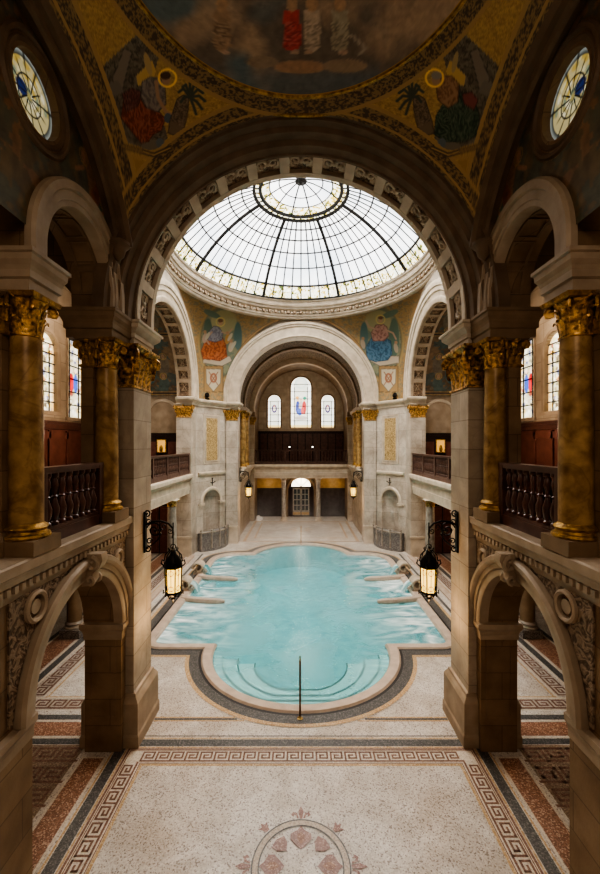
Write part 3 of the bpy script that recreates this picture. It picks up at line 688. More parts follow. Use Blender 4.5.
    # wainscot
    t = empty('wall_panelling', (s*6.1, 6.5, 4.18), 0, 'red mahogany panelling under the %s gallery windows' % nm, 'panelling')
    mb = MB(); mb.box(0, -s*.06, -5.7, 5.85, 0, 1.95); mb.build('backing', M['woodl'], t)
    mb = MB()
    for i in range(16):
        y = -5.6+i*.72
        for (a, b, c, d) in ((y,y+.08,.15,1.75),): mb.box(-s*.06, -s*.10, a, b, c, d)
    mb.box(-s*.06, -s*.10, -5.7, 5.85, .0, .22); mb.box(-s*.06, -s*.10, -5.7, 5.85, .62, .74); mb.box(-s*.06, -s*.10, -5.7, 5.85, 1.55, 1.72)
    mb.build('panel_frames', M['woodl'], t)
    mb = MB(); mb.box(-s*.05, -s*.17, -5.7, 5.85, 1.78, 1.95); mb.box(-s*.05, -s*.21, -5.7, 5.85, 1.90, 1.97); mb.build('cap_rail', M['wood'], t)
    # bench behind the balustrade
    t = empty('wooden_bench', (s*4.6, 6.3, 4.18), 0, 'dark wooden bench behind the %s gallery balustrade' % nm, 'bench')
    mb = MB(); mb.box(-.25, .25, -.9, .9, .42, .48); mb.build('seat', M['woodvdk'], t)
    mb = MB(); mb.box(s*.22, s*.27, -.9, .9, .48, 1.15); mb.box(s*.20, s*.29, -.92, .92, 1.15, 1.21); mb.build('backrest', M['woodvdk'], t)
    for y in (-.85, .85):
        mb = MB(); mb.box(-.25, .25, y-.04, y+.04, 0, .7); mb.lathe([(.05,.7),(.07,.76),(.05,.84),(.01,.88)], -s*.2, y, 10); mb.build('bench_end', M['woodvdk'], t)
    # columns
    for y, w in ((7.0, 'beside the great arch'), (4.95, 'nearest the viewer')):
        column((s*3.4, y), 4.27, 7.40, .19, .5, [M['brownm'], M['golddk'], M['goldcol'], M['gold'], M['golddk']], 'golden marble column with gilt capital on the %s gallery ledge %s' % (nm, w), None)
    # respond pier behind far column
    for y0, y1, w in ((6.78, 7.44, 'far'), (4.72, 5.18, 'near')):
        t = empty('gallery_pier', (s*3.63, (y0+y1)/2, 4.27), 0, 'square stone pier behind the %s gold column of the %s gallery' % (w, nm), 'pier')
        h = (y1-y0)/2; mb = MB(); mb.box(-.10, .10, -h, h, 0, 2.63); mb.build('shaft', M['brown'], t)
        a, b = cap_rect(-.10, .12, -h+.02, h-.02, .5); c = a.build('capital', M['golddk'], t, smooth=True, ang=50); c.location = (0,0,2.63); b.build('abacus', M['brownm'], c)
        mb = MB(); rect_mould(mb, -.10, .10, -h, h, [(0,0),(.06,0),(.06,.18),(.03,.24),(0,.28)]); mb.build('base', M['brownm'], t)
    # impost blocks over columns
    for y0, y1, w in ((6.74, 7.45, 'far'), (4.70, 5.22, 'near')):
        mb = MB(); mb.box(s*3.2, s*3.93, y0, y1, 7.40, 7.87)
        x0, x1 = sorted((s*3.2, s*3.93)); rect_mould(mb, x0, x1, y0, y1, IMP(7.40, 7.87, .13))
        o = mb.build('impost_block', M['midm'] if w == 'near' else M['brownm']); tag(o, 'stepped stone block above the %s gilt capital of the %s gallery' % (w, nm), 'impost block')
    # balustrade
    def baluster_mb(h, r=.05):
        q = MB(); q.lathe([(r*.9,0),(r*.9,.06*h),(r*.5,.09*h),(r*.75,.14*h),(r*1.0,.24*h),(r*1.05,.32*h),(r*.6,.46*h),(r*.42,.52*h),(r*.75,.55*h),(r*.42,.58*h),(r*.5,.66*h),(r*.8,.76*h),(r*.7,.84*h),(r*.45,.9*h),(r*.9,.94*h),(r*.9,h)], n=12); return q
    def balustrade(loc_, rz, L, h, n, label, group, posts=(), r=.05, m=M['wood']):
        t = empty('balustrade', loc_, rz, label, 'balustrade', group)
        q = MB(); q.box(-L/2, L/2, -.07, .07, h-.09, h-.02); q.box(-L/2, L/2, -.09, .09, h-.04, h); q.build('top_rail', m, t)
        q = MB(); q.box(-L/2, L/2, -.07, .07, 0, .16); q.box(-L/2, L/2, -.05, .05, .16, .21); q.build('bottom_rail', m, t)
        for x in list(posts): 
            q = MB(); q.box(x-.06, x+.06, -.075, .075, .0, h-.03); q.build('post', m, t)
        b0 = None; segs = [-L/2] + sorted(posts) + [L/2] if posts else [-L/2, L/2]
        segs = sorted(set(segs)); cnt = len(segs)-1
        for a, b in zip(segs[:-1], segs[1:]):
            if b-a < .3: continue
            k = max(1, round(n*(b-a)/L))
            for i in range(k):
                x = a+.07+(b-a-.14)*(i+.5)/k
                if b0 is None: b0 = baluster_mb(h-.30, r).build('baluster', m, t, smooth=True, ang=35); b0.location = (x, 0, .21)
                else: inst(b0, (x, 0, .21), parent=t)
        return t
    balustrade((s*3.42, 5.97, 4.27), PI/2, 1.56, 1.02, 8, 'polished dark mahogany balustrade between the golden columns of the %s gallery' % nm, None, (-.74,.74), r=.062)
    # upper wall with arches and round window
    mb = MB(); rw = (4.98, 9.93, .45)
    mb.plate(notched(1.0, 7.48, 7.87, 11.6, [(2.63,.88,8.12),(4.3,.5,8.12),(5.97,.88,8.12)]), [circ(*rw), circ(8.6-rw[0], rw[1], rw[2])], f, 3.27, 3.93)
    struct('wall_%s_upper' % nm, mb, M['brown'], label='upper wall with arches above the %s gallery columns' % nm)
    t = empty('gallery_arch', (s*3.27, 5.97, 7.87), 0, 'pale moulded round arch above the %s gallery balustrade' % nm, 'arch')
    def loc2(mb): mb.v = [(a-s*3.27, b-5.97, c-7.87) for a, b, c in mb.v]; return mb
    mb = MB(); mb.sweep([(.87,3.4),(.87,3.25),(.89,3.22),(.96,3.22),(.97,3.20),(1.08,3.20),(1.10,3.16),(1.2,3.16),(1.23,3.2),(1.23,3.28)], 5.97, 8.12, f, 40, zbot=7.87, closed=True); loc2(mb).build('archivolt', M['midm'], t, smooth=True, ang=35)
    mb = MB()
    for i in range(6):
        a = PI*(i+.5)/6
        mb.sweep([(.875,3.42),(.86,3.42),(.86,3.46),(.875,3.46)], 5.97, 8.12, f, 4, a0=a-.22, a1=a+.22, closed=True); mb.sweep([(.875,3.74),(.86,3.74),(.86,3.78),(.875,3.78)], 5.97, 8.12, f, 4, a0=a-.22, a1=a+.22, closed=True)
        for q in (a-.22, a+.20): mb.sweep([(.875,3.46),(.86,3.46),(.86,3.74),(.875,3.74)], 5.97, 8.12, f, 1, a0=q, a1=q+.02, closed=True)
    loc2(mb).build('soffit_panels', M['brownm'], t)
    # round window
    w = empty('window_%s_round' % nm, (s*3.38, rw[0], rw[1])); tag(w, 'round stained glass window high on the %s wall' % nm, 'window', kind='structure')
    nr, na = 24, 80; Rr, A = np.meshgrid(np.linspace(.001, .45, nr), np.linspace(0, 2*PI, na), indexing='ij')
    yy, zz = Rr*np.cos(A), Rr*np.sin(A); p = Paint(yy, zz, (.62,.55,.35))
    R = random.Random(9)
    for k in range(70): q = R.uniform(0,2*PI); r_ = R.uniform(0,.4); p.ell(r_*math.cos(q), r_*math.sin(q), .035, .06, R.choice([(.75,.7,.5),(.45,.4,.2),(.6,.45,.15),(.3,.36,.3),(.85,.82,.7)]), q)
    p.put(Rr > .39, (.25,.32,.42), .8); p.ell(-.14, .0, .10, .09, (.03,.05,.22)); 
    for q in range(12): p.line([(.05*math.cos(q*PI/6), .05*math.sin(q*PI/6)), (.47*math.cos(q*PI/6+.25), .47*math.sin(q*PI/6+.25))], .012, (.02,.02,.02))
    p.ring(0,0,.40,.014,(.02,.02,.02)); p.ring(0,0,.22,.012,(.02,.02,.02)); p.c[...,:3] *= np.array((.30,.29,.24))
    surf('stained_pane', np.stack([np.zeros_like(yy), yy, zz], -1), p.c, M['glasspaint'], w)
    mb = MB(); mb.sweep([(.465,.06),(.47,-.10),(.51,-.12),(.54,-.13),(.57,-.10),(.60,-.15),(.64,-.15),(.66,-.11)], 0, 0, lambda u, z, t_: (s*t_, u, z), 36, a0=0, a1=2*PI); mb.build('stone_frame', M['darkstone'], w, smooth=True, ang=35)
    # painted lunette on the upper wall
    U, V = np.meshgrid(np.linspace(4.2, 7.25, 120), np.linspace(8.2, 10.9, 110), indexing='ij')
    p = Paint(U, V, (.09,.065,.035)); p.put(fbm(U,V,2.2,5) > .52, (.15,.085,.045), .8); p.put(fbm(U,V,3,8) > .58, (.05,.06,.045), .7)
    for cx, cz, c in ((6.35,9.55,(.15,.06,.035)),(6.6,9.2,(.05,.075,.055)),(6.15,9.9,(.16,.09,.05)),(6.85,8.9,(.17,.10,.06)),(6.0,9.55,(.06,.06,.045))):
        p.ell(cx, cz, .14, .34, c, .25); p.ell(cx+.0, cz+.36, .07, .08, (.22,.12,.07)); p.ring(cx, cz+.36, .11, .02, (.28,.18,.06), .6)
        p.line([(cx, cz+.2),(cx-.2,cz+.05)], .04, (.18,.10,.06))
    p.grain(9, .5, 2); p.c[...,:3] *= 1.7
    keep = ((U-5.97)**2 + np.maximum(V-8.12, 0)**2 > 1.2**2) & ((U-rw[0])**2+(V-rw[1])**2 > .66**2)
    q = MB(); idx = -np.ones(U.shape, int); vs = []; cs = []
    for i in range(U.shape[0]):
        for j in range(U.shape[1]):
            if keep[i,j]: idx[i,j] = len(vs); vs.append((-s*.0 + s*(3.262-3.27), U[i,j]-5.7, V[i,j]-8.2)); cs.append(p.c[i,j])
    for i in range(U.shape[0]-1):
        for j in range(U.shape[1]-1):
            c4 = (idx[i,j], idx[i+1,j], idx[i+1,j+1], idx[i,j+1])
            if min(c4) >= 0: q.f.append(tuple(int(a) for a in c4)); q.m.append(0)
    q.v = vs; q.col = np.array(cs); o = q.build('wall_painting', M['paint'], None, loc=(0,0,0)); o.location = (s*3.27, 5.7, 8.2)
    tag(o, 'dim painted mosaic of robed figures around the round window on the %s wall' % nm, 'painting')
    # side rib of the near vault
    mb = MB(); mb.sweep([(2.80,2.90),(2.74,2.96),(2.74,3.04),(2.68,3.06),(2.67,3.12),(2.76,3.14),(2.78,3.28),(3.0,3.28),(2.83,2.90)], 4.3, 7.9, f, 48, a0=.40, a1=PI-.40, closed=True)
    mb.lathe([(.02,8.72),(.10,8.80),(.13,8.92),(.20,8.98),(.20,9.03)], s*3.12, 6.82, 12)
    o = mb.build('vault_rib', M['darkstone'], smooth=True, ang=35); tag(o, 'dark stepped stone rib arching over the %s wall' % nm, 'rib')
    # main pier of the great arch
    t = empty('great_pier', (s*3.53, 7.9, 0), 0, 'tall stone pier carrying the %s foot of the great arch' % nm, 'pier')
    mb = MB(); mb.box(s*.42, -s*.41, -.44, .42, 0, 6.65); mb.build('shaft', M['stone'], t)
    mb = MB(); pts = [(.42,.42),(.42,-.44),(-.41,-.44),(-.41,.42)]
    rect_mould(mb, -.41, .41, -.42, .42, [(0,0),(.13,0),(.13,.2),(.11,.24),(.11,.80),(.08,.86),(.05,.90),(.04,.95),(0,.97)]); mb.build('base', M['midm'], t)
    a, b = cap_rect(-.40, .40, -.42, .42, .80); c = a.build('capital', M['gold'], t, smooth=True, ang=50); c.location = (0,0,6.65); b.build('abacus', M['gold'], c)
    mb = MB(); mb.box(-.41, .41, -.44, .42, 7.45, 7.86); rect_mould(mb, -.40, .40, -.44, .42, IMP(7.45, 7.87, .2)); mb.build('impost', M['smooth'], t)
    # slim dark strip on the front face of the great pier
    # near crossing closing wall (behind the great arch)
    mb = MB(); d = Vector((1.5, 4.15)); d.normalize()
    mb.plate([(0,3.4),(4.45,3.4),(4.45,13),(0,13)], [], lambda u, z, t_: (s*(3.97+d.x*u+d.y*t_), 8.36+d.y*u-d.x*t_, z), 0, .12)  # unseen wall, left open at the bottom to let light into the aisle
    struct('wall_%s_corner' % nm, mb, M['stone'], label='inner corner wall behind the great arch on the %s' % nm)
    # aisle outer wall + column
    mb = MB(); mb.box(s*8.2, s*8.4, .5, 20.9, 0, 3.85); struct('wall_%s_aisle' % nm, mb, M['woodvdk'], label='dark panelled wall of the %s aisle' % nm)
    mb = MB()
    for i in range(22): mb.box(s*8.2, s*8.15, .7+i*.9, .8+i*.9, 0, 3.8)
    mb.box(s*8.2, s*8.14, .6, 20.8, 0, .25); mb.box(s*8.2, s*8.14, .6, 20.8, 1.1, 1.2); tag(mb.build('aisle_panelling', M['wood']), 'dark wooden panel framing along the %s aisle wall' % nm, 'panelling')
    mb = MB(); mb.box(s*6.8, s*8.4, .5, 20.9, 3.8, 4.1); mb.box(s*3.6, s*6.8, 12.5, 20.9, 3.8, 4.0) if False else None; struct('ceiling_aisle_%s' % nm, mb, M['midstone'], label='ceiling of the %s aisle' % nm)
    for yy, w in ((11.75, 'nearer'), (15.3, 'farther')):
        column((s*6.65, yy), 0, 3.8, .2, .45, [M['grey'], M['greym'], M['brownm'], M['golddk'], M['brownm']], '%s stout dark column standing in the %s aisle' % (w, nm), None, plinth=.25)

# ------------------------------------------------------------------ near vault
RS, CZ, CY = 4.035, 7.9, 4.3
def pend_patch(sx, sy, n1=230, n2=150):
    A = 2.9; B = 2.4; k = np.linspace(0, 1, n1); t = np.linspace(0, 1, n2)
    # boundary from (0,B) via corner to (A,0)
    L = A + B; d = k*L; bx = np.where(d < A, d, A); by = np.where(d < A, B, B-(d-A))
    ang = np.arctan2(by, bx); rx, ry = 2.2*np.cos(ang), 2.2*np.sin(ang)
    X = bx[:,None]*(1-t)+rx[:,None]*t; Y = by[:,None]*(1-t)+ry[:,None]*t
    Z = CZ + np.sqrt(np.maximum(RS**2 - X**2 - Y**2, 0)); return np.stack([sx*X, CY+sy*Y, Z], -1)
def paint_pend(P, right):
    X, Y = chart(P); Xm = X if not right else 602-X      # mirror so both share a layout
    ax = np.abs(P[...,0]); ay = np.abs(P[...,1]-CY); r = np.hypot(ax, ay)
    p = Paint(Xm, Y, (.24,.165,.065)); p.grain(.5, .35, 4); p.put(fbm(Xm,Y,.6,8) > .6, (.16,.10,.04), .7)
    def fig(pts, col):
        p.poly(pts, col); p.line(pts+[pts[0]], .7, (col[0]*.25, col[1]*.25, col[2]*.25), .8)
    bg = [(102,67),(118,52),(135,36),(150,28),(164,34),(158,60),(150,84),(160,112),(168,138),(154,150),(125,143),(110,100)]
    p.poly(bg, (.075,.065,.05)); ins = fbm(Xm,Y,.25,14) > .52; m_ = Paint(Xm, Y, (0,0,0)); m_.poly(bg, (1,1,1)); ins = ins*(m_.c[...,0] > .5); p.put(ins, (.11,.10,.075), .8); p.put((fbm(Xm,Y,.4,19) > .6)*(m_.c[...,0] > .5), (.035,.03,.022), .8)
    fig([(112,80),(124,48),(132,52),(122,92)], (.12,.105,.085)); p.poly([(106,84),(118,80),(124,92),(110,98)], (.10,.09,.075))
    p.poly([(136,76),(146,66),(152,60),(156,72),(150,84),(138,86)], (.30,.21,.08))
    if not right:
        rb = [(124,96),(130,91),(139,96),(146,108),(158,111),(165,118),(162,130),(153,135),(148,142),(141,143),(128,127),(121,118)]; fig(rb, (.16,.045,.025)); p.folds(rb, (.05,.015,.01), 7, 3)
        rb = [(122,94),(132,88),(141,92),(138,106),(126,112)]; fig(rb, (.09,.03,.025)); p.folds(rb, (.03,.012,.01), 5, 5)
        tb = [(142,82),(150,77),(160,78),(165,86),(166,104),(158,112),(147,108),(141,96)]; fig(tb, (.12,.105,.095)); p.folds(tb, (.05,.045,.04), 4, 6)
        p.ell(148,64,3.2,12,(.24,.18,.09),-.25); p.line([(156,82),(158,98),(166,112),(170,114)], 2.3, (.22,.14,.09)); p.ell(168,118,4,5,(.05,.07,.09))
    else:
        rb = [(128,98),(136,92),(148,94),(158,102),(166,116),(168,134),(156,142),(138,142),(126,136),(122,116)]; fig(rb, (.03,.055,.038)); p.folds(rb, (.008,.015,.01), 8, 5)
        tb = [(143,84),(150,76),(160,76),(166,86),(164,100),(154,108),(144,102)]; fig(tb, (.17,.095,.05)); p.folds(tb, (.08,.04,.02), 4, 8)
        fig([(124,100),(130,92),(140,94),(138,104),(128,110)], (.12,.04,.035)); p.ell(147,62,2.6,11,(.22,.17,.09),-.2); p.line([(150,84),(146,94),(158,102)], 2.3, (.2,.12,.07))
    p.ring(167.5,78,8.6,1.5,(.50,.36,.12)); p.ell(166,79.5,4.2,5.6,(.22,.14,.09)); p.ell(165.5,75.5,5.2,4.2,(.05,.028,.015) if not right else (.15,.14,.12))
    fig([(177,99),(183,95),(189,97),(188,112),(184,128),(176,136),(168,133),(170,120)], (.10,.075,.05)); p.folds([(177,99),(189,97),(184,128),(170,120)], (.04,.03,.02), 4, 2)
    for dx, dy in ((-11,-8),(-7,-13),(0,-15),(7,-13),(13,-7),(15,1),(12,9),(6,14),(-9,2)):
        p.line([(190,97),(190+dx*.6,97+dy*.8-2),(190+dx,97+dy+3)], 1.9, (.035,.045,.035))
    p.ell(150,146,9,4,(.10,.09,.07)); p.ell(160,143,4,5,(.07,.09,.10))
    # bands
    g = (.22,.15,.065); dk = (.05,.036,.022)
    orn = (fbm(X, Y, .55, 3) > .5)
    def band(d, w, e=.022):
        m = (d >= 0) & (d < w); c = np.where(orn[...,None], np.array((.15,.105,.05)), np.array(dk))
        mm = m[...,None]; p.c[...,:3] = np.where(mm, c, p.c[...,:3]); p.put((np.abs(d-w) < e) | (np.abs(d-.045) < e*.6), g)
    dr = r-2.2
    # diagonals of small panels at the foot
    band(2.9-ax, .20); band(2.4-ay, .20); band(dr, .24)
    p.put(dr < .03, (.24,.15,.05)); tri = [(131,156),(150,159),(134,178)]; p.line([(122,146),(154,155),(170,148)], 3.2, dk); p.line([(122,146),(154,155),(170,148)], 1.0, g); p.line(tri+[tri[0]], 1.6, g); p.poly([(134,160),(145,161),(136,172)], (.20,.13,.05))
    p.c[...,:3] *= np.array((2.0,1.9,1.85)); return p.c
for sx in (-1, 1):
    nm = side[sx]
    P = pend_patch(sx, 1); c = paint_pend(P, sx > 0)
    o = surf('vault_painting', P - np.array((sx*1.6, 5.5, 11)), c, M['paint']); o.location = (sx*1.6, 5.5, 11)
    tag(o, ('gold mosaic of haloed %s beside a palm, front %s vault corner') % ('figure in red' if sx < 0 else 'man in green', nm), 'mosaic', 'corner mosaics of the near vault')
    P2 = P.copy(); P2[...,1] = 2*CY-P[...,1]
    P2 = P2[::4, ::4]; c = c[::4, ::4]
    o = surf('vault_painting', P2 - np.array((sx*1.6, 3.1, 11)), c, M['paint']); o.location = (sx*1.6, 3.1, 11)
    tag(o, 'painted gold mosaic on the %s vault corner above the viewer' % nm, 'mosaic', 'corner mosaics of the near vault')
# ceiling disc
nr, na = 120, 260; Rr, A = np.meshgrid(np.linspace(.001, 2.2, nr), np.linspace(0, 2*PI, na), indexing='ij')
zt = CZ + math.sqrt(RS**2-2.2**2)
P = np.stack([Rr*np.cos(A), CY+Rr*np.sin(A), zt + .5*(1-(Rr/2.2)**2)], -1); X, Y = chart(P)
wx = P[...,0]; wy = P[...,1]
p = Paint(X, Y, (.075,.055,.04)); p.put(np.clip((fbm(wx,wy,1.3,3)-.45)*5,0,1), (.17,.115,.075)); p.put(np.clip((fbm(wx+9,wy,1.0,7)-.55)*6,0,1), (.045,.065,.07), .9)
p.put(np.clip((Y-60)/18,0,1)*(np.abs(X-290) < 90), (.05,.065,.07), .6)
p.ell(300,67,26,7,(.17,.10,.06)); p.ell(262,62,16,6,(.13,.09,.06)); p.ell(345,66,22,7,(.14,.095,.06))
for cx, cc, d in ((292,(.22,.03,.025),1),(312,(.20,.15,.11),-1),(340,(.16,.13,.09),1),(222,(.16,.10,.06),1)):
    p.poly([(cx-8,10),(cx+8,10),(cx+9,46),(cx+1,53),(cx-9,48)], cc); p.folds([(cx-8,20),(cx+8,22),(cx+9,46),(cx-9,48)], (cc[0]*.4,cc[1]*.4,cc[2]*.4), 6, int(cx), 1.2)
    p.ell(cx, 4, 6, 8, (.2,.12,.07)); p.ell(cx+3*d, 52, 4, 2.5, (.2,.13,.09))
p.line([(352,36),(366,48),(360,54)], 2, (.15,.12,.09)); p.grain(.25, .3, 3); p.c[...,:3] *= 2.5
o = surf('ceiling_painting', P-np.array((0,CY,zt)), p.c, M['paint']); o.location = (0, CY, zt)
tag(o, 'large round ceiling painting of robed figures on clouds', 'painting')
mb = MB(); mb.lathe([(2.20,zt+.02),(2.22,zt-.03),(2.25,zt-.04),(2.27,zt-.02)], 0, CY, 96, cap=False); mb.lathe([(2.42,zt-.12),(2.43,zt-.16),(2.46,zt-.17),(2.47,zt-.14)], 0, CY, 96, cap=False)
tag(mb.build('ceiling_ring', M['golddk'], smooth=True), 'gilded ring moulding around the ceiling painting', 'moulding')
# stepped order of the great arch, soffit shade put into its dark colour
mb = MB(); mb.sweep([(3.34,6.68),(3.30,6.68),(3.30,6.80),(3.27,6.83),(3.27,6.98),(3.235,7.0),(3.21,7.03),(3.21,7.2),(3.17,7.22),(3.14,7.26),(3.14,7.44),(3.11,7.46),(3.11,7.51),(3.5,7.51),(3.5,6.68)], 0, 7.88, FY, 72, zbot=7.87, closed=True)
tag(mb.build('stepped_arch', M['darkstone'], smooth=True, ang=30), 'dark stepped stone arch framing the front of the pale coffered arch', 'arch')

# ------------------------------------------------------------------ coffered arches
def coffer_orn(w, h):           # scroll relief lying in local x-y, facing +z
    mb = MB(); th = .035*h/.5
    for q in (-1, 1):
        mb.tube(spiral((q*w*.22, 0, 0), h*.26, 1.3, (q,0,0), (0,1,0), 16, -PI/2, .2, 1), th*.9, 5)
        mb.tube(spiral((q*w*.36, h*.22, 0), h*.12, 1, (q,0,0), (0,1,0), 8, 0, .3, 1), th*.7, 4); mb.tube(spiral((q*w*.36, -h*.22, 0), h*.12, 1, (q,0,0), (0,1,0), 8, 0, .3, -1), th*.7, 4)
    mb.ball((0,0,0), h*.11, 8); 
    for k in range(4):
        a = PI/4+k*PI/2; mb.obox((math.cos(a)*h*.15, math.sin(a)*h*.15, 0), (math.cos(a)*h*.08, math.sin(a)*h*.08, 0), (-math.sin(a)*h*.03, math.cos(a)*h*.03, 0), (0,0,th*.6))
    return mb
def coffered(name, c, rz, R, w, spring_drop, n, step, label, arch_prof=None, mats=('smooth','orn','coffer'), group=None):
    # local frame: arch in x-z plane centred on origin, thickness along +y (0..w)
    t = empty(name, c, rz, label, 'arch', group)
    e = .13*w/.85+.02; mb = MB()
    for a, b in ((0, e), (w-e, w)): mb.sweep([(R,a),(R,b),(R+.16,b),(R+.16,a)], 0, 0, FY, 64, zbot=-spring_drop, closed=True)
    for k in range(n+1):
        q = PI/2 + (k-n/2)*step; hw = .075/R*1.3
        if q-hw < 0 or q+hw > PI: continue
        mb.sweep([(R+.005,e),(R+.005,w-e),(R+.16,w-e),(R+.16,e)], 0, 0, FY, 1, a0=q-hw, a1=q+hw, closed=True)
    mb.build('frame', M[mats[0]], t)
    mb = MB(); mb.sweep([(R+.085,e),(R+.085,w-e)], 0, 0, FY, 64, zbot=-spring_drop); mb.build('coffer_ground', M[mats[2]], t)
    if arch_prof: mb = MB(); mb.sweep(arch_prof, 0, 0, FY, 64, zbot=-spring_drop, closed=True); mb.build('archivolt', M['smooth'], t, smooth=True, ang=30)
    o0 = None
    for k in range(n):
        q = PI/2 + (k-(n-1)/2)*step; loc_ = ((R+.065)*math.cos(q), w/2, (R+.065)*math.sin(q))
        rot = Matrix(((math.sin(q), 0, -math.cos(q)), (0, 1, 0), (-math.cos(q), 0, -math.sin(q)))).to_euler()
        if o0 is None: o0 = coffer_orn(R*step-.17, w-2*e-.04).build('coffer_scroll', M[mats[1]], t, smooth=True); o0.location = loc_; o0.rotation_euler = rot
        else: inst(o0, loc_, rot, t)
    return t
coffered('great_arch', (0, 7.5, 8.09), 0, 3.07, .85, .23, 15, math.radians(12.2), 'great pale coffered arch with scroll panels framing the pool hall', mats=('smooth','smooth','coffer'))  # paler stone stands in for light thrown up from the pool
mb = MB(); mb.plate(notched(-3.97, 3.97, 7.87, 13.4, [(0,3.22,8.05)]), [], FY, 7.52, 8.33); struct('wall_great_arch', mb, M['stone'], label='wall above the great arch')
mb = MB(); mb.box(-9.2, 9.2, -2.7, -2.5, 0, 13.4); struct('wall_rear', mb, M['brown'], label='rear wall behind the viewer')  # unseen wall, added to stop sun entering from behind
mb = MB(); mb.box(-9.2, 9.2, -2.7, 8.35, 13.4, 13.6); struct('ceiling_near_bay', mb, M['stone'], label='roof over the near bay')  # unseen roof, added against light leaking into the near bay

# ------------------------------------------------------------------ CROSSING
CC = 16.6
for s in (-1, 1):
    f = SX(s); nm = side[s]
    mb = MB(); mb.plate([(12.4,13),(12.4,0),(13.25,0)] + arcpts(CC,3.35,8.05,40) + [(19.95,0),(20.8,0),(20.8,13)], [], f, 5.45, 6.2)
    struct('wall_%s_crossing' % nm, mb, M['marble'], label='pale stone wall with the great %s side arch of the pool hall' % nm)
    # coffered side arch : local x -> along depth
    t = coffered('side_arch', (s*5.45, CC, 8.05), -s*PI/2, 3.26, .72, .2, 17, math.radians(10.4), 'pale coffered side arch on the %s of the pool hall' % nm,
                 [(3.26,.02),(3.26,-.06),(3.36,-.10),(3.46,-.10),(3.48,-.06),(3.66,-.08),(3.70,-.13),(3.86,-.13),(3.88,-.17),(4.0,-.19),(4.1,-.17),(4.14,.02)], ('midm','orn','coffer'), None)
    # jamb pilaster with gilt capital, facing the viewer
    t = empty('jamb_pilaster', (s*5.83, 19.93, 0), 0, 'pale pilaster with gilt capital at the far foot of the %s side arch' % nm, 'pilaster')
    mb = MB(); mb.box(-.37, .37, -.06, .02, 0, 7.0); mb.build('shaft', M['marble'], t)
    mb = MB(); mb.box(-.39, .39, -.10, 0, 0, .9); mb.box(-.41, .41, -.13, 0, .9, 1.0); mb.build('base', M['smooth'], t)
    a, b = cap_rect(-.36, .36, -.06, .06, .68); c = a.build('capital', M['gold'], t, smooth=True, ang=50); c.location = (0,0,6.92); b.build('abacus', M['smooth'], c)
    # gallery slab, entablature over columns
    t = empty('gallery_entablature', (s*5.5, CC, 3.1), 0, 'stone entablature under the %s balcony of the pool hall' % nm, 'entablature')
    ys = [(s*5.55, 19.93), (s*5.55, 13.27)]; ys = ys if s < 0 else ys[::-1]
    mb = MB(); mb.mould([(-.5,3.15),(0,3.15),(0,3.3),(.03,3.31),(.03,3.5),(.0,3.52),(.0,3.78),(.05,3.80),(.08,3.86),(.15,3.90),(.2,3.95),(.2,4.08),(.18,4.12),(-.5,4.12)], ys)
    mb.v = [(a-s*5.5, b-CC, c-3.1) for a, b, c in mb.v]; mb.build('cornice', M['smooth'], t)
    mb = MB(); mb.box(s*5.9, s*8.8, 12.5, 20.9, 3.8, 4.1); struct('floor_%s_arm' % nm, mb, M['midstone'], label='floor of the %s balcony arm' % nm)
    balustrade((s*5.6, CC, 4.12), PI/2, 6.6, 1.02, 36, 'long dark wooden balustrade on the %s balcony above the pool' % nm, None, (-3.2,-1.6,0,1.6,3.2), r=.05, m=M['woodg'])
    for yy, w in ((17.6, 'farther'), (15.3, 'nearer')):
        column((s*5.68, yy if yy > 16 else 14.2), 0, 3.15, .2, .3, [M['smooth'], M['smooth'], M['greym'], M['gold'], M['smooth']], '%s grey marble column beneath the %s balcony' % (w, nm), None, plinth=.12)
    mb = MB(); mb.box(s*5.3, s*5.5, 13.2, 19.95, 0, .07); trim(T(), mb, M['coping'], 'low stone step under the %s balcony' % nm)
    # arm end wall
    mb = MB(); mb.box(s*6.2, s*8.8, 20.6, 20.9, 0, 12.6); struct('wall_%s_arm_far' % nm, mb, M['midstone'], label='far end wall of the %s arm' % nm)
    mb = MB(); mb.box(s*8.7, s*8.9, 12.4, 20.9, 3.9, 12.6); struct('wall_%s_arm_side' % nm, mb, M['midstone'], label='outer wall of the %s arm' % nm)
    mb = MB(); mb.box(s*5.45, s*8.8, 12.3, 12.5, 4.1, 12.6); struct('wall_%s_arm_near' % nm, mb, M['midstone'], label='near end wall of the %s arm' % nm)
    mb = MB(); mb.sweep([(3.9,6.2),(3.9,8.8)], CC, 8.05, f, 40); struct('ceiling_%s_arm' % nm, mb, M['brown'], label='barrel vault of the %s arm' % nm)
    mb = MB(); mb.box(s*5.45, s*9, 12.3, 20.9, 12.6, 12.8); struct('ceiling_%s_arm_roof' % nm, mb, M['stone'], label='roof over the %s arm' % nm)
    # dark mosaic on end wall with small arch recess
    U, V = np.meshgrid(np.linspace(6.22, 8.68, 90), np.linspace(0, 3.86*PI, 420), indexing='ij')
    p = Paint(U, V, (.13,.085,.045)); p.put(fbm(U,V,2,3) > .5, (.22,.14,.07), .7); p.put(fbm(U,V,3,9) > .56, (.05,.09,.085), .8)
    for k in range(5):
        for cx, cz, c in ((7.6,1.1,(.05,.15,.18)),(6.9,1.5,(.16,.13,.09)),(7.9,2.2,(.28,.11,.06)),(7.0,.5,(.07,.11,.10))):
            cz += k*2.4; p.ell(cx, cz, .26, .5, c, .2); p.ell(cx, cz+.5, .1, .12, (.35,.22,.13)); p.ring(cx, cz+.5, .16, .03, (.35,.24,.09))
        p.put(np.abs(V-.15-k*3.0) < .10, (.30,.20,.08)); p.put(np.abs(V-.15-k*3.0) < .04, (.05,.03,.02))
    p.grain(8, .5, 1); q = V/3.86
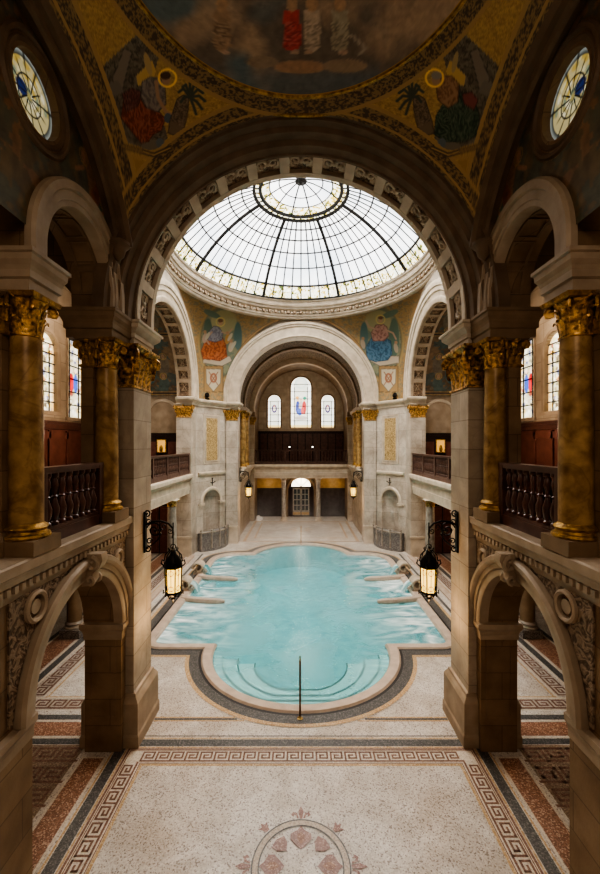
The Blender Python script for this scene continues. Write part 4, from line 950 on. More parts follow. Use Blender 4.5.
    surf_o = surf('vault_mosaic', np.stack([s*(U-7.4), 3.86*np.cos(q), 3.86*np.sin(q)], -1), p.c, M['paint']); surf_o.location = (s*7.4, CC, 8.05)
    tag(surf_o, 'dark blue and brown figure mosaic inside the %s side arch' % nm, 'mosaic')
    t = empty('wall_niche', (s*7.1, 20.58, 5.9), 0, 'plain round-headed recess behind the %s balcony' % nm, 'niche')
    mb = MB(); mb.plate(lancet(0, .72, 0, 1.15), [], lambda u, z, t_: (u, t_, z), -.03, .0); mb.build('recess', M['midm'], t)
    mb = MB(); mb.sweep([(.72,-.02),(.72,-.09),(.80,-.11),(.86,-.09),(.88,-.02)], 0, 1.15, FY, 30, zbot=0); mb.build('archivolt', M['smooth'], t, smooth=True)
    t = empty('wooden_screen', (s*7.1, 20.45, 4.12), 0, 'black wooden screen with self-glowing gilt panel behind the %s balcony' % nm, 'screen')
    mb = MB(); mb.box(-.85, .85, 0, .12, 0, 1.9); mb.box(-.92, .92, -.05, .14, 1.9, 2.0); mb.box(-.95, .95, -.08, .14, 1.98, 2.04); mb.build('screen_body', M['woodvdk'], t)
    mb = MB(); mb.box(-.72, -.3, -.02, 0, .2, 1.6); mb.box(.3, .72, -.02, 0, .2, 1.6); mb.build('screen_panels', M['woodl'], t)
    o = empty('gilt_picture', (s*7.1, 20.36, 5.2), 0, 'small self-glowing gilt picture on the dark screen of the %s balcony' % nm, 'picture')
    mb = MB(); mb.box(-.2, .2, 0, .03, 0, .6); mb.build('panel', M['picture'], o)
    mb = MB(); [mb.box(*q) for q in ((-.24,-.2,-.02,.04,-.04,.64),(.2,.24,-.02,.04,-.04,.64),(-.24,.24,-.02,.04,-.04,0),(-.24,.24,-.02,.04,.6,.64))]; mb.build('frame', M['gold'], o)
    mb = MB(); mb.lathe([(.06,0),(.09,.12),(.07,.28),(.03,.34)], 0, -.06, 10); mb.build('figure', M['golddk'], o, smooth=True)
    # lower doors at arm end
    t = empty('double_door', (s*7.25, 20.5, 0), 0, 'dark oak double door at the end of the %s aisle' % nm, 'door')
    mb = MB(); mb.box(-.75, .75, 0, .1, 0, 2.5); mb.box(-.82, .82, -.05, .1, 2.5, 2.62); mb.build('frame', M['woodvdk'], t)
    for q in (-1, 1):
        mb = MB(); mb.box(q*.04, q*.7, -.05, 0, .05, 2.4); [mb.box(q*.14, q*.6, -.08, -.05, a, b) for a, b in ((.2,.9),(1.0,1.6),(1.7,2.3))]; o = mb.build('door_leaf', M['woodl'], t)
        h = MB(); h.tube([(q*.1,-.1,1.05),(q*.1,-.1,1.3)], .015, 6); h.build('handle', M['brass'], o)
    mb = MB(); mb.box(s*6.3, s*8.1, 20.56, 20.6, 2.75, 3.6); tag(mb.build('painted_glow_panel', M['amber']), 'panel coloured amber as warm light above the %s aisle door' % nm, 'panel')  # amber colour imitates gold light on the wall

    # ---- diagonal wall with niche
    P0 = Vector((5.45, 20.78)); P1 = Vector((4.25, 22.62)); D = (P1-P0); LD = D.length; D.normalize(); Nn = Vector((-D.y, -D.x))  # Nn unused sign fixed below
    out = Vector((-D.y, D.x)); out = out if out.y < 0 else -out       # towards the pool (t negative = towards pool)
    def fd(u, z, t_): q = P0 + D*u - out*t_; return (s*q.x, q.y, z)
    uc = LD/2
    mb = MB(); mb.plate(notched(0, LD, 0, 7.9, [(uc,.62,2.5)]), [], fd, 0, .5)
    nu, nz = 13, 8; rows = []
    for j in range(11):
        z = 2.5*j/6 if j <= 6 else None
        rr = .62 if j <= 6 else .62*math.cos((j-6)/4*PI/2); zz_ = z if j <= 6 else 2.5+.62*math.sin((j-6)/4*PI/2)
        rows.append([fd(uc + rr*math.cos(PI*i/12), zz_, .46*math.sin(PI*i/12)*(rr/.62)) for i in range(13)])
    mb.add([p_ for r_ in rows for p_ in r_], [(j*13+i, j*13+i+1, (j+1)*13+i+1, (j+1)*13+i) for j in range(10) for i in range(12)])
    struct('wall_%s_diagonal' % nm, mb, M['marble'], label='diagonal marble wall with niche at the far %s corner' % nm)
    mb = MB(); mb.sweep([(.62,.02),(.62,-.04),(.68,-.06),(.76,-.06),(.78,-.03),(.80,.0)], uc, 2.5, fd, 24, zbot=2.42)
    for q in (-1, 1): mb.add([fd(uc+q*a, z, t_) for z in (2.34,2.46) for a, t_ in ((.55,.1),(.55,-.08),(.98,-.08),(.98,.0))], [(0,1,5,4),(1,2,6,5),(2,3,7,6),(0,1,2,3),(4,5,6,7)])
    mb.mould([(0,0)]*0 or [(0,3.88),(.03,3.88),(.05,3.93),(.10,3.96),(.12,4.02),(.12,4.08),(0,4.12)], [tuple(fd(.12,0,0)[:2]), tuple(fd(LD-.12,0,0)[:2])] if s > 0 else [tuple(fd(LD-.12,0,0)[:2]), tuple(fd(.12,0,0)[:2])])
    trim(T(), mb, M['smooth'], 'niche arch and string course on the far %s diagonal wall' % nm)
    t = empty('gilded_panel', fd(uc, 4.68, -.01), 0, 'upright gilded mosaic panel on the far %s diagonal wall' % nm, 'panel')
    L0 = t.location
    def rel(mb): mb.v = [(a-L0.x, b-L0.y, c-L0.z) for a, b, c in mb.v]; return mb
    mb = MB(); mb.plate([(uc-.42,4.72),(uc+.42,4.72),(uc+.42,7.0),(uc-.42,7.0)], [], fd, -.02, .02); rel(mb).build('mosaic_field', M['goldpanel'], t)
    mb = MB(); 
    mb.plate([(uc-.60,4.54),(uc+.60,4.54),(uc+.60,7.18),(uc-.60,7.18)], [[(uc-.54,4.60),(uc-.54,7.12),(uc+.54,7.12),(uc+.54,4.60)]], fd, -.035, .02)
    mb.plate([(uc-.47,4.67),(uc+.47,4.67),(uc+.47,7.05),(uc-.47,7.05)], [[(uc-.42,4.72),(uc-.42,7.0),(uc+.42,7.0),(uc+.42,4.72)]], fd, -.04, .02); rel(mb).build('stone_frame', M['smooth'], t)
    # grey basin in front of the niche
    t = empty('stone_basin', fd(uc, 0, 0), 0, 'carved grey marble basin below the %s corner niche' % nm, 'basin'); L0 = t.location
    def bow(k, bulge): a = -1+2*k; return (uc + a*1.0, -.28 - bulge*(1-a*a))
    mb = MB(); n = 16
    for (za, zb, ea, eb) in ((.0,.14,.36,.36),(.14,.75,.30,.30),(.75,.86,.34,.36),(.86,.94,.36,.33)):
        A = [fd(bow(i/n, ea)[0], za, bow(i/n, ea)[1]) for i in range(n+1)]; B = [fd(bow(i/n, eb)[0], zb, bow(i/n, eb)[1]) for i in range(n+1)]
        A += [fd(uc+1.0, za, 0), fd(uc-1.0, za, 0)]; B += [fd(uc+1.0, zb, 0), fd(uc-1.0, zb, 0)]; m_ = len(A)
        mb.add(A+B, [(i,(i+1)%m_,m_+(i+1)%m_,m_+i) for i in range(m_)] + [tuple(range(m_)), tuple(m_+i for i in range(m_))])
    rel(mb).build('basin_body', M['grey'], t)
    mb = MB()
    for i in (0,4,8,12,16):
        a, b = bow(i/n, .33); mb.box(-.04+fd(a,0,b)[0], .04+fd(a,0,b)[0], -.04+fd(a,0,b)[1], .04+fd(a,0,b)[1], .14, 1.02)
        mb.ball((fd(a,0,b)[0], fd(a,0,b)[1], 1.08), .06, 8)
    mb.tube([fd(bow(i/n,.33)[0], .98, bow(i/n,.33)[1]) for i in range(n+1)], .035, 6); rel(mb).build('carved_rim', M['greym'], t, smooth=True)
    # small iron fitting above niche
    L1 = fd(uc, 3.35, -.06); o = MB(); o.tube([L1, (L1[0], L1[1], L1[2]+.34)], .02, 6); o.tube([(L1[0]-.14, L1[1], L1[2]+.2), (L1[0], L1[1]-.05, L1[2]+.14), (L1[0]+.14, L1[1], L1[2]+.2)], .018, 6); o.ball((L1[0], L1[1], L1[2]+.38), .04); o.ball((L1[0]-.14, L1[1], L1[2]+.22), .03); o.ball((L1[0]+.14, L1[1], L1[2]+.22), .03)
    tag(o.build('wall_sconce', M['iron'], smooth=True), 'small iron sconce above the far %s corner niche' % nm, 'sconce')
    # pilaster at far plane with gilt capital
    t = empty('arch_pilaster', (s*3.9, 22.6, 0), 0, 'pale pilaster with gilt capital at the %s foot of the far arch' % nm, 'pilaster')
    mb = MB(); mb.box(-.33, .33, -.08, .02, 0, 7.0); mb.build('shaft', M['marble'], t)
    mb = MB(); mb.box(-.36, .36, -.13, .02, 0, .9); mb.box(-.38, .38, -.16, .02, .9, 1.0); mb.build('base', M['smooth'], t)
    a, b = cap_rect(-.32, .32, -.08, .06, .68); c = a.build('capital', M['gold'], t, smooth=True, ang=50); c.location = (0,0,6.92); b.build('abacus', M['smooth'], c)
    # main cornice at spring level
    path = [(s*3.56, 23.4), (s*3.56, 22.55), (s*4.27, 22.55), tuple(fd(0,0,-.02)[:2]), (s*5.43, 20.7), (s*5.43, 19.9), (s*6.2, 19.9)]
    path = path if s < 0 else path[::-1]
    mb = MB(); mb.mould([(0,7.58),(.03,7.58),(.04,7.66),(.08,7.70),(.12,7.76),(.18,7.80),(.2,7.86),(.2,7.92),(.0,7.98)], path)
    tag(mb.build('spring_cornice', M['smooth']), 'moulded cornice at the foot of the far %s arches' % nm, 'cornice')
    # spotlight on cornice
    q = fd(uc-.35, 7.98, -.05); t = empty('spotlight', q, 0, 'tiny black spotlight on the far %s cornice' % nm, 'spotlight', None)
    mb = MB(); mb.box(-.1, .1, -.08, .08, 0, .06); mb.build('foot', M['iron'], t); mb = MB(); mb.tube([(0,.05,.2),(0,-.12,.26)], .11, 10); mb.build('lamp_head', M['iron'], t, smooth=True)
    # painted pendentive (Coons patch)
    nA, nB = 150, 150; S_, T_ = np.meshgrid(np.linspace(0,1,nA), np.linspace(0,1,nB), indexing='ij')
    def cur(fn, tt): return np.stack([np.stack([np.asarray(q_, float)*np.ones_like(tt) for q_ in fn(tt)], -1)], 0)[0]
    Bc = lambda k: (5.45+(4.25-5.45)*k, 20.78+(22.55-20.78)*k, 7.95)
    Tc = lambda k: (5.44*np.cos(k*PI/2), CC+5.75*np.sin(k*PI/2), 12.72)
    a0 = 0.0; Lc = lambda k: (5.44-.1*k*0, CC+(20.78-CC)*np.cos(k*PI/2), 7.95+(12.72-7.95)*np.sin(k*PI/2))
    Rc = lambda k: (4.25*np.cos(k*PI/2), 22.55-.20*k**3, 7.95+(12.72-7.95)*np.sin(k*PI/2))
    Bp, Tp, Lp, Rp = cur(Bc,S_), cur(Tc,S_), cur(Lc,T_), cur(Rc,T_)
    b0_, b1_ = np.array(Bc(0.)), np.array(Bc(1.)); t0_, t1_ = np.array(Lc(1.)), np.array(Rc(1.)); 
    t0r, t1r = np.array(Tc(0.)), np.array(Tc(1.))
    Tp = Tp + (1-S_)[...,None]*(t0_-t0r) + S_[...,None]*(t1_-t1r)
    s1, t1 = S_[...,None], T_[...,None]
    P = (1-t1)*Bp + t1*Tp + (1-s1)*Lp + s1*Rp - ((1-s1)*(1-t1)*b0_ + s1*(1-t1)*b1_ + (1-s1)*t1*t0_ + s1*t1*t1_)
    P[...,0] *= s
    X, Y = chart(P); Xm = X if s < 0 else 602-X
    p = Paint(Xm, Y, (.30,.20,.095)); p.grain(1.1, .35, 2); p.put(fbm(Xm,Y,.45,11) > .56, (.17,.17,.12), .7); p.put(fbm(Xm,Y,.7,21) > .62, (.36,.22,.10), .7)
    def fig(pts, col):
        p.poly(pts, col); p.line(pts+[pts[0]], .45, (col[0]*.3, col[1]*.3, col[2]*.3), .8)
    p.ell(221,344,22.5,37,(.36,.26,.12)); p.ell(221,343,20.8,34.5,(.10,.075,.04)); p.ell(221,342,20,33.5,(.15,.18,.13)); p.put((fbm(Xm,Y,.22,31) > .5)*(np.hypot((Xm-221)/20,(Y-342)/33) < 1), (.24,.23,.14), .7)
    p.ell(224,322,13,12,(.34,.30,.16),k=.8); p.ell(208,338,5,20,(.10,.15,.11)); p.ell(238,336,4,14,(.09,.15,.14)); p.ell(212,314,9,3,(.12,.17,.13),.4)
    fig([(203,356),(230,356),(232,361),(222,366),(203,363)], (.42,.35,.27))
    if s < 0:
        rb = [(204,343),(208,339),(215,341),(222,336),(226,345),(227,357),(220,361),(213,360),(203,359),(201,351)]; fig(rb, (.40,.115,.035)); p.folds(rb, (.16,.04,.015), 5, 2)
        tb = [(209,331),(214,326),(219,327),(223,333),(222,340),(215,342),(208,340)]; fig(tb, (.24,.23,.27)); p.folds(tb, (.10,.10,.13), 4, 4)
        p.ring(220.5,322,4.3,.7,(.50,.38,.15)); p.ell(220.5,322.5,2.1,2.9,(.40,.24,.15)); p.ell(220.5,320.6,2.6,1.8,(.16,.08,.04)); p.line([(212,332),(206,339),(209,344)],1.1,(.38,.25,.18)); p.line([(222,332),(228,334),(232,329)],1.0,(.38,.25,.18))
        for cx, cy, c in ((227.5,339,(.40,.22,.07)),(231,347,(.42,.33,.24)),(205,338,(.38,.28,.22))):
            p.ell(cx, cy, 2.6, 5.2, c, .2); p.ell(cx, cy-6, 1.6, 1.9, (.36,.22,.13)); p.ell(cx+2.6, cy-2, 1.6, 4.6, (.40,.36,.28), .5)
    else:
        rb = [(211,341),(218,337),(230,337),(236,347),(235,359),(226,362),(214,360),(210,354)]; fig(rb, (.065,.16,.25)); p.folds(rb, (.02,.06,.10), 5, 6)
        tb = [(215,327),(219,324),(226,325),(231,333),(229,341),(218,341),(213,336)]; fig(tb, (.38,.21,.17)); p.folds(tb, (.17,.07,.06), 4, 7)
        p.ring(221.5,319.5,4.3,.7,(.50,.38,.15)); p.ell(221.5,320,2.1,2.9,(.40,.25,.16)); p.ell(221.5,317.8,2.4,1.6,(.16,.08,.04)); p.line([(227,329),(233,327),(236,321)],1.1,(.40,.26,.19)); p.line([(216,330),(209,333),(206,339)],1.1,(.40,.26,.19))
        for cx, cy in ((206,348),(239,344)): p.ell(cx, cy, 2.2, 5, (.34,.27,.2), .2); p.ell(cx, cy-5.5, 1.6, 1.8, (.34,.2,.12))
    fig([(204,366),(223,366),(223,392),(204,392)], (.30,.19,.085)); fig([(206,369),(221,369),(220.5,383),(213.5,391.5),(206.5,383)], (.44,.38,.28)); p.ell(213.5,378,3.6,5,(.30,.12,.07)); p.ell(213.5,378,1.8,3,(.42,.34,.24)); p.line([(209,372),(218,385)],.6,(.25,.12,.07)); p.line([(218,372),(209,385)],.6,(.25,.12,.07))
    dk = np.minimum.reduce([S_*1.0, 1-S_]); p.put((dk < .035), (.34,.22,.10), .8); p.put((dk > .035) & (dk < .05), (.22,.13,.06), .8)
    o = surf('pendentive_mosaic', P-np.array((s*4.6,21.6,8)), p.c, M['paint']); o.location = (s*4.6, 21.6, 8)
    tag(o, 'gold pendentive mosaic with seated figure in %s beside the far arch' % ('orange robe' if s < 0 else 'blue robe'), 'mosaic', 'pendentive mosaics of the pool hall')

# far arch
mb = MB(); mb.plate([(-4.6,13),(-4.6,0),(-3.56,0)] + arcpts(0,3.56,8.1,48) + [(3.56,0),(4.6,0),(4.6,13)], [], FY, 22.65, 23.4); struct('wall_far', mb, M['marble'], label='far wall of the pool hall around the great far arch')
t = empty('far_arch', (0, 22.6, 8.1), 0, 'broad pale marble arch on the far side of the pool', 'arch')
mb = MB(); mb.sweep([(3.54,.8),(3.54,-.05),(3.60,-.10),(3.66,-.06),(4.10,-.06),(4.14,-.12),(4.22,-.12),(4.25,-.17),(4.38,-.17),(4.42,.06)], 0, 0, FY, 72, zbot=-.15, closed=True); mb.build('archivolt', M['smooth'], t, smooth=True, ang=30)
# upper walls behind pendentives / ceiling around dome
mb = MB(); mb.plate([(-6.4,8.33),(6.4,8.33),(6.4,23.5),(-6.4,23.5)], [[(5.5*math.cos(-2*PI*i/72), 16.35+6.0*math.sin(-2*PI*i/72)) for i in range(72)]], lambda u, z, t_: (u, z, t_), 12.78, 13.0); struct('ceiling_crossing', mb, M['stone'], label='ceiling ring around the glass dome')  # hidden slab, put in to block sky outside the dome ring
# ring cornice of the dome
t = empty('dome_cornice', (0, 16.35, 12.65), 0, 'pale circular cornice with stone beads at the foot of the dome', 'cornice')
mb = MB(); mb.lathe([(5.80,-.06),(5.62,-.06),(5.58,-.02),(5.58,.05),(5.52,.07),(5.50,.16),(5.56,.18),(5.56,.34),(5.50,.38),(5.42,.42),(5.40,.52),(5.34,.54),(5.32,.62),(5.36,.66),(5.36,.78),(5.30,.82),(5.29,.88),(5.36,.92),(5.36,.98),(5.80,.98)], 0, 0, 96, cap=False); mb.build('cornice_ring', M['smooth'], t, smooth=True, ang=25); t.scale = (.975,1.08,1)
mb = MB()
for k in range(96):
    a = 2*PI*k/96; ca, sa = math.cos(a), math.sin(a); mb.obox((5.50*ca, 5.50*sa, .27), (.09*ca,.09*sa,0), (-.07*sa,.07*ca,0), (0,0,.07))
mb.build('modillions', M['orn'], t)
mb = MB()
for k in range(96):
    a = 2*PI*(k+.5)/96; mb.ball((5.46*math.cos(a), 5.46*math.sin(a), .24), .06, 6)
mb.build('beads', M['smooth'], t, smooth=True)  # plain moulded stone beads
# glass dome
RD, ZD, ZB = 6.79, 3.83, 13.58
DSC = (1,1.05,1)
def dzz(r): return ZD + math.sqrt(RD*RD-r*r) + EYE - ZB
t = empty('glass_dome', (0, 16.45, ZB), 0, 'large glazed dome with radiating dark glazing bars above the pool', 'dome')
t.scale = DSC
RR = [5.36, 5.13, 4.9, 4.55, 4.2, 3.87, 3.55, 3.25, 2.95, 2.68, 2.42, 2.16, 1.9]
mb = MB(); mb.lathe([(r, dzz(r)) for r in RR[2:]], 0, 0, 96, cap=False); mb.build('glazing', M['sky'], t, smooth=True)
mb = MB(); mb.lathe([(r, dzz(r)) for r in RR[:3]], 0, 0, 96, cap=False); mb.build('ornate_glass_band', M['ornglass'], t, smooth=True)
zo = dzz(1.9); ozf = lambda r: zo+.02+.50*(1-(r/1.62)**2)
mb = MB(); mb.lathe([(r, ozf(r)) for r in (1.3,1.0,.7,.4,.02)], 0, 0, 64, cap=False); mb.build('oculus_glazing', M['sky'], t, smooth=True)
mb = MB(); mb.lathe([(1.62,ozf(1.62)),(1.45,ozf(1.45)),(1.3,ozf(1.3))], 0, 0, 64, cap=False); mb.build('oculus_border_glass', M['ornglass'], t, smooth=True)
mb = MB(); mb.lathe([(1.98,zo-.04),(1.98,zo-.10),(1.88,zo-.10),(1.86,zo-.02)], 0, 0, 64, cap=False); mb.lathe([(1.74,zo+.0),(1.72,zo-.06),(1.62,zo-.06),(1.60,zo+.05)], 0, 0, 64, cap=False)
for k in range(40):
    a = 2*PI*k/40; mb.obox((1.8*math.cos(a),1.8*math.sin(a),zo-.03),(.07*math.cos(a),.07*math.sin(a),0),(-.02*math.sin(a),.02*math.cos(a),0),(0,0,.015))
mb.build('oculus_ring', M['bronze'], t, smooth=True)
mb = MB(); mb.lathe([(1.88,zo-.01),(1.72,zo-.0)], 0, 0, 64, cap=False); mb.build('oculus_ornate_band', M['ornglass'], t)
mb = MB(); mb.tube([(r*.995, 0, dzz(r)-.04) for r in RR], .075, 6); r0 = mb.build('main_rib', M['bronze'], t, smooth=True); r0.rotation_euler = (0,0,PI/8)
for k in range(1, 8): inst(r0, (0,0,0), (0,0,PI/8+k*PI/4), t)
mb = MB(); mb.tube([(r*.995, 0, dzz(r)-.02) for r in RR[::2]], .030, 4); r1_ = mb.build('glazing_bar', M['bronze'], t); first = True
for k in range(64):
    if k % 8 == 4: continue
    if first: first = False; r1_.rotation_euler = (0,0,2*PI*k/64)
    else: inst(r1_, (0,0,0), (0,0,2*PI*k/64), t)
for r in (5.36, 4.9, 4.2, 3.55, 2.95, 2.42):
    w = .055 if r > 4.5 else .034; mb = MB(); mb.tube([(r*.995*math.cos(2*PI*i/96), r*.995*math.sin(2*PI*i/96), dzz(r)-.02) for i in range(97)], w, 5); mb.build('glazing_hoop', M['bronze'], t, smooth=True)
for k in range(12):
    mb = MB() if k == 0 else None
    if k == 0: mb.tube([(r, 0, ozf(r)-.02) for r in (1.62,1.3,.9,.5,.1)], .03, 4); r2_ = mb.build('oculus_spoke', M['bronze'], t); r2_.rotation_euler = (0,0,PI/12)
    else: inst(r2_, (0,0,0), (0,0,PI/12+k*PI/6), t)
for r in (1.3, .9):
    mb = MB(); mb.tube([(r*math.cos(2*PI*i/48), r*math.sin(2*PI*i/48), ozf(r)-.02) for i in range(49)], .025, 4); mb.build('oculus_hoop', M['bronze'], t)
mb = MB(); mb.lathe([(.24,ozf(.24)-.02),(.24,ozf(.24)-.08),(.12,ozf(.2)-.10),(.05,ozf(0)-.18)], 0, 0, 16); mb.build('hub', M['bronze'], t)

# ------------------------------------------------------------------ APSE beyond far arch
for s in (-1, 1):
    nm = side[s]
    mb = MB(); mb.box(s*3.72, s*4.0, 23.4, 32.2, 0, 8.1); struct('wall_%s_apse' % nm, mb, M['midstone'], label='side wall of the far recess on the %s' % nm)
    for yy, w in ((24.1,'nearer'),(25.5,'farther')):
        column((s*3.5, yy), 4.12, 7.6, .17, .5, [M['smooth'], M['golddk'], M['goldcol'], M['gold']], '%s golden column on the %s side of the far recess' % (w, nm), None, plinth=.12)
    mb = MB(); pts = [(s*3.72, 29.0), (s*3.72, 23.45)]; pts = pts if s < 0 else pts[::-1]
    mb.mould([(0,3.3),(.05,3.35),(.1,3.6),(.3,3.9),(.36,3.95),(.36,4.1),(0,4.12)], pts); tag(mb.build('side_ledge', M['smooth']), 'projecting stone ledge along the %s side of the far recess' % nm, 'ledge')
    mb = MB(); mb.mould([(0,7.58),(.05,7.6),(.15,7.75),(.2,7.9),(0,7.98)], pts); tag(mb.build('recess_cornice', M['midm']), 'upper cornice along the %s side of the far recess' % nm, 'cornice')
    t = empty('recess_pilaster', (s*3.56, 29.15, 0), 0, 'grey stone pilaster with gilt capital beside the %s end of the far balcony' % nm, 'pilaster')
    mb = MB(); mb.box(-.17, .17, -.14, .14, 0, 7.1); mb.build('shaft', M['midstone'], t)
    a, b = cap_rect(-.17, .17, -.14, .14, .6); c = a.build('capital', M['golddk'], t, smooth=True); c.location = (0,0,7.0); b.build('abacus', M['midm'], c)
    mb = MB(); mb.box(s*3.40, s*3.72, 29.4, 32.1, 0, 8.1); struct('wall_%s_balcony' % nm, mb, M['brown'], label='side wall behind the far balcony on the %s' % nm)
mb = MB(); mb.sweep([(3.72,23.4),(3.72,29.4)], 0, 8.1, FY, 48); struct('ceiling_far_vault', mb, carved('dim_brown_mosaic', (.06,.04,.022), (.20,.135,.075), 5), label='dim ornamented barrel vault beyond the far arch')
mb = MB(); mb.sweep([(3.40,29.4),(3.40,32.1)], 0, 8.1, FY, 48); struct('ceiling_balcony_vault', mb, M['brown'], label='vault above the far balcony')
for yy, r0_, w in ((25.6,3.60,'nearer'),(28.95,3.37,'farther')):
    mb = MB(); mb.sweep([(r0_,yy+.05),(r0_+.03,yy),(3.74,yy),(3.74,yy+.45),(r0_,yy+.45)], 0, 8.1, FY, 56, zbot=7.95, closed=True); tag(mb.build('recess_arch', M['brownm'] if yy < 28 else M['midm'], smooth=True, ang=30), '%s inner rib arch beyond the far arch' % w, 'arch')
fw = [(0,.80,6.88,10.16,'tall central'),(-2.14,.5,6.88,9.02,'small left'),(2.14,.5,6.88,9.02,'small right')]
mb = MB(); mb.plate([(-3.7,4),(3.7,4),(3.7,12),(-3.7,12)], [lancet(c, hw, z0, sp, 16) for c, hw, z0, sp, _ in fw], FY, 32.0, 32.3); struct('wall_far_recess', mb, M['midstone'], label='brown wall with three stained windows above the far balcony')
for i, (cu, hw, z0, sp, w_) in enumerate(fw):
    w = empty('window_%d' % (i+1), (cu, 32.0, z0)); tag(w, '%s stained glass window above the far balcony' % w_, 'window', kind='structure')
    U, V = np.meshgrid(np.linspace(-1,1,50), np.linspace(0,1,150), indexing='ij'); H = sp+hw-z0; Z = H*V
    lim = np.where(Z > sp-z0, np.sqrt(np.maximum(hw**2-(Z-sp+z0)**2, 0)), hw); Xx = U*lim
    p = Paint(Xx, Z, (.70,.70,.62)); p.put(fbm(Xx,Z,6,i) > .6, (.66,.66,.56), .7); p.put(np.abs(U) > .68, (.88,.88,.82)); p.put(np.abs(np.abs(U)-.68) < .03, (.1,.1,.1))
    p.put(Z < .22, (.75,.55,.15), .8); p.put(Z < .08, (.3,.2,.1))
    if i == 0:
        for dx, c in ((-.26,(.01,.04,.28)),(0,(.42,.36,.34)),(.26,(.4,.015,.02))):
            p.ell(dx, 1.65, .17, .55, c); p.ell(dx, 2.25, .09, .1, (.7,.45,.3))
        p.ell(-.1,1.3,.2,.3,(.02,.08,.35)); p.ell(.12,1.4,.12,.3,(.5,.04,.04)); p.ell(.3,2.4,.14,.14,(.05,.3,.2)); p.ell(-.3,2.45,.14,.1,(.7,.35,.1)); p.ell(0,.8,.5,.16,(.25,.2,.2),k=.6)
        p.ring(0,3.6,.4,.07,(.5,.6,.55))
    else:
        p.ell(0,1.55,.2,.33,(.05,.03,.14)); p.ell(0,1.55,.1,.2,(.8,.7,.6)); p.ell(0,1.75,.06,.08,(.6,.3,.2))
    Pp = np.stack([Xx, np.full(U.shape,.12), Z], -1); surf('stained_pane', Pp, p.c, M['farglass'], w)
    mb = MB(); k = 7 if i == 0 else 5
    for j in range(1, k): mb.box(-hw, hw, .05, .09, H*j/k-.018, H*j/k+.018)
    for q in (-.62, .62): mb.box(q*hw-.015, q*hw+.015, .05, .09, 0, sp-z0)
    mb.build('lead_bars', M['lead'], w)
    mb = MB(); mb.sweep([(hw+.10,.0),(hw+.10,-.04),(hw+.02,-.04),(hw,.0),(hw,.12)], 0, sp-z0, FY, 24, zbot=0); mb.build('stone_frame', M['brownm'], w)
mb = MB(); mb.box(-3.4, 3.4, 31.9, 32.05, 6.62, 6.78); tag(mb.build('window_ledge', M['midm']), 'pale ledge beneath the three far windows', 'ledge')
# balcony
t = empty('balcony_wall_panelling', (0, 31.9, 4.12), 0, 'dark wooden panelling behind the far balcony', 'panelling')
mb = MB(); mb.box(-3.38, 3.38, -.06, .1, 0, 2.5); mb.build('backing', M['wood'], t)
mb = MB(); [mb.box(-3.3+i*.6, -3.22+i*.6, -.1, -.06, .1, 2.3) for i in range(12)]; mb.box(-3.38, 3.38, -.12, -.06, 2.3, 2.5); mb.build('panel_frames', M['woodvdk'], t)
t = empty('far_balcony', (0, 29.2, 3.1), 0, 'stone balcony front across the far recess', 'balcony')
mb = MB(); mb.mould([(-.4,.0),(0,0),(0,.15),(.04,.18),(.04,.40),(.0,.42),(.0,.66),(.08,.70),(.14,.78),(.22,.84),(.22,.96),(.18,1.02),(-.4,1.02)], [(3.40,0),(-3.40,0)][::-1][::-1] if False else [(-3.40,0),(3.40,0)][::-1]); mb.build('cornice', M['smooth'], t)
mb = MB(); mb.box(-3.4, 3.4, .2, 2.75, .5, 1.0); mb.build('slab', M['midstone'], t)
balustrade((0, 29.15, 4.12), 0, 6.7, 1.06, 30, 'dark wooden balustrade of the far balcony', None, (-3.25,-1.15,1.15,3.25), r=.05, m=M['woodg'])
for x in (-.85, .85):
    t = empty('rail_lamp', (x, 29.5, 5.18-1.0), 0, 'tiny %s lamp glinting behind the far balustrade' % ('left' if x < 0 else 'right'), 'lamp')
    mb = MB(); mb.tube([(0,0,0),(0,0,1.1)], .02, 6); mb.build('stem', M['iron'], t); mb = MB(); mb.ball((0,0,1.2), .05, 8); mb.build('bulb', emis('small_white_bulb', (1,.95,.85), 3), t, smooth=True)
for x, w in ((-1.26,'left'),(1.26,'right')):
    column((x, 29.35), 0, 3.1, .17, .3, [M['smooth'], M['smooth'], M['greym'], M['smooth']], '%s grey column below the far balcony' % w, None, plinth=.1)
mb = MB(); mb.box(-3.4, 3.4, 31.0, 31.2, 0, 3.6); struct('wall_far_lower', mb, M['brownm'], label='shadowed wall below the far balcony')
for s in (-1, 1):
    mb = MB(); mb.box(s*1.5, s*3.38, 30.9, 31.0, 2.2, 3.12); tag(mb.build('painted_glow_panel', M['amber']), 'wood panel coloured amber as if lamplit %s of the far door' % side[s], 'panel', None)  # amber colour imitates light falling on wood; nothing glows
    mb = MB(); mb.box(s*1.5, s*3.38, 30.93, 31.0, 0, 2.2); [mb.box(s*(1.55+.45*i), s*(1.6+.45*i), 30.9, 30.93, .1, 2.1) for i in range(4)]; tag(mb.build('oak_panelling', noisy('smoky_oak', (.06,.045,.04), (.10,.08,.075), 4, rough=.6)), 'smoky dark panelling %s of the far door' % side[s], 'panelling', None)
d = empty('door_1', (0, 30.9, 0)); tag(d, 'dark glazed double door with bright fanlight under the far balcony', 'door', kind='structure')
mb = MB(); mb.sweep([(.98,.05),(.98,-.1),(1.15,-.12),(1.22,.05)], 0, 1.98, FY, 24, zbot=0); mb.build('arched_frame', M['brownm'], d)
mb = MB(); mb.plate(lancet(0,.98,0,1.98), [], FY, 0, .06); mb.build('door_backing', M['woodvdk'], d)
mb = MB(); mb.plate(arcpts(0,.74,2.32,16), [], FY, -.05, -.01); mb.build('fanlight', M['doorlight'], d)
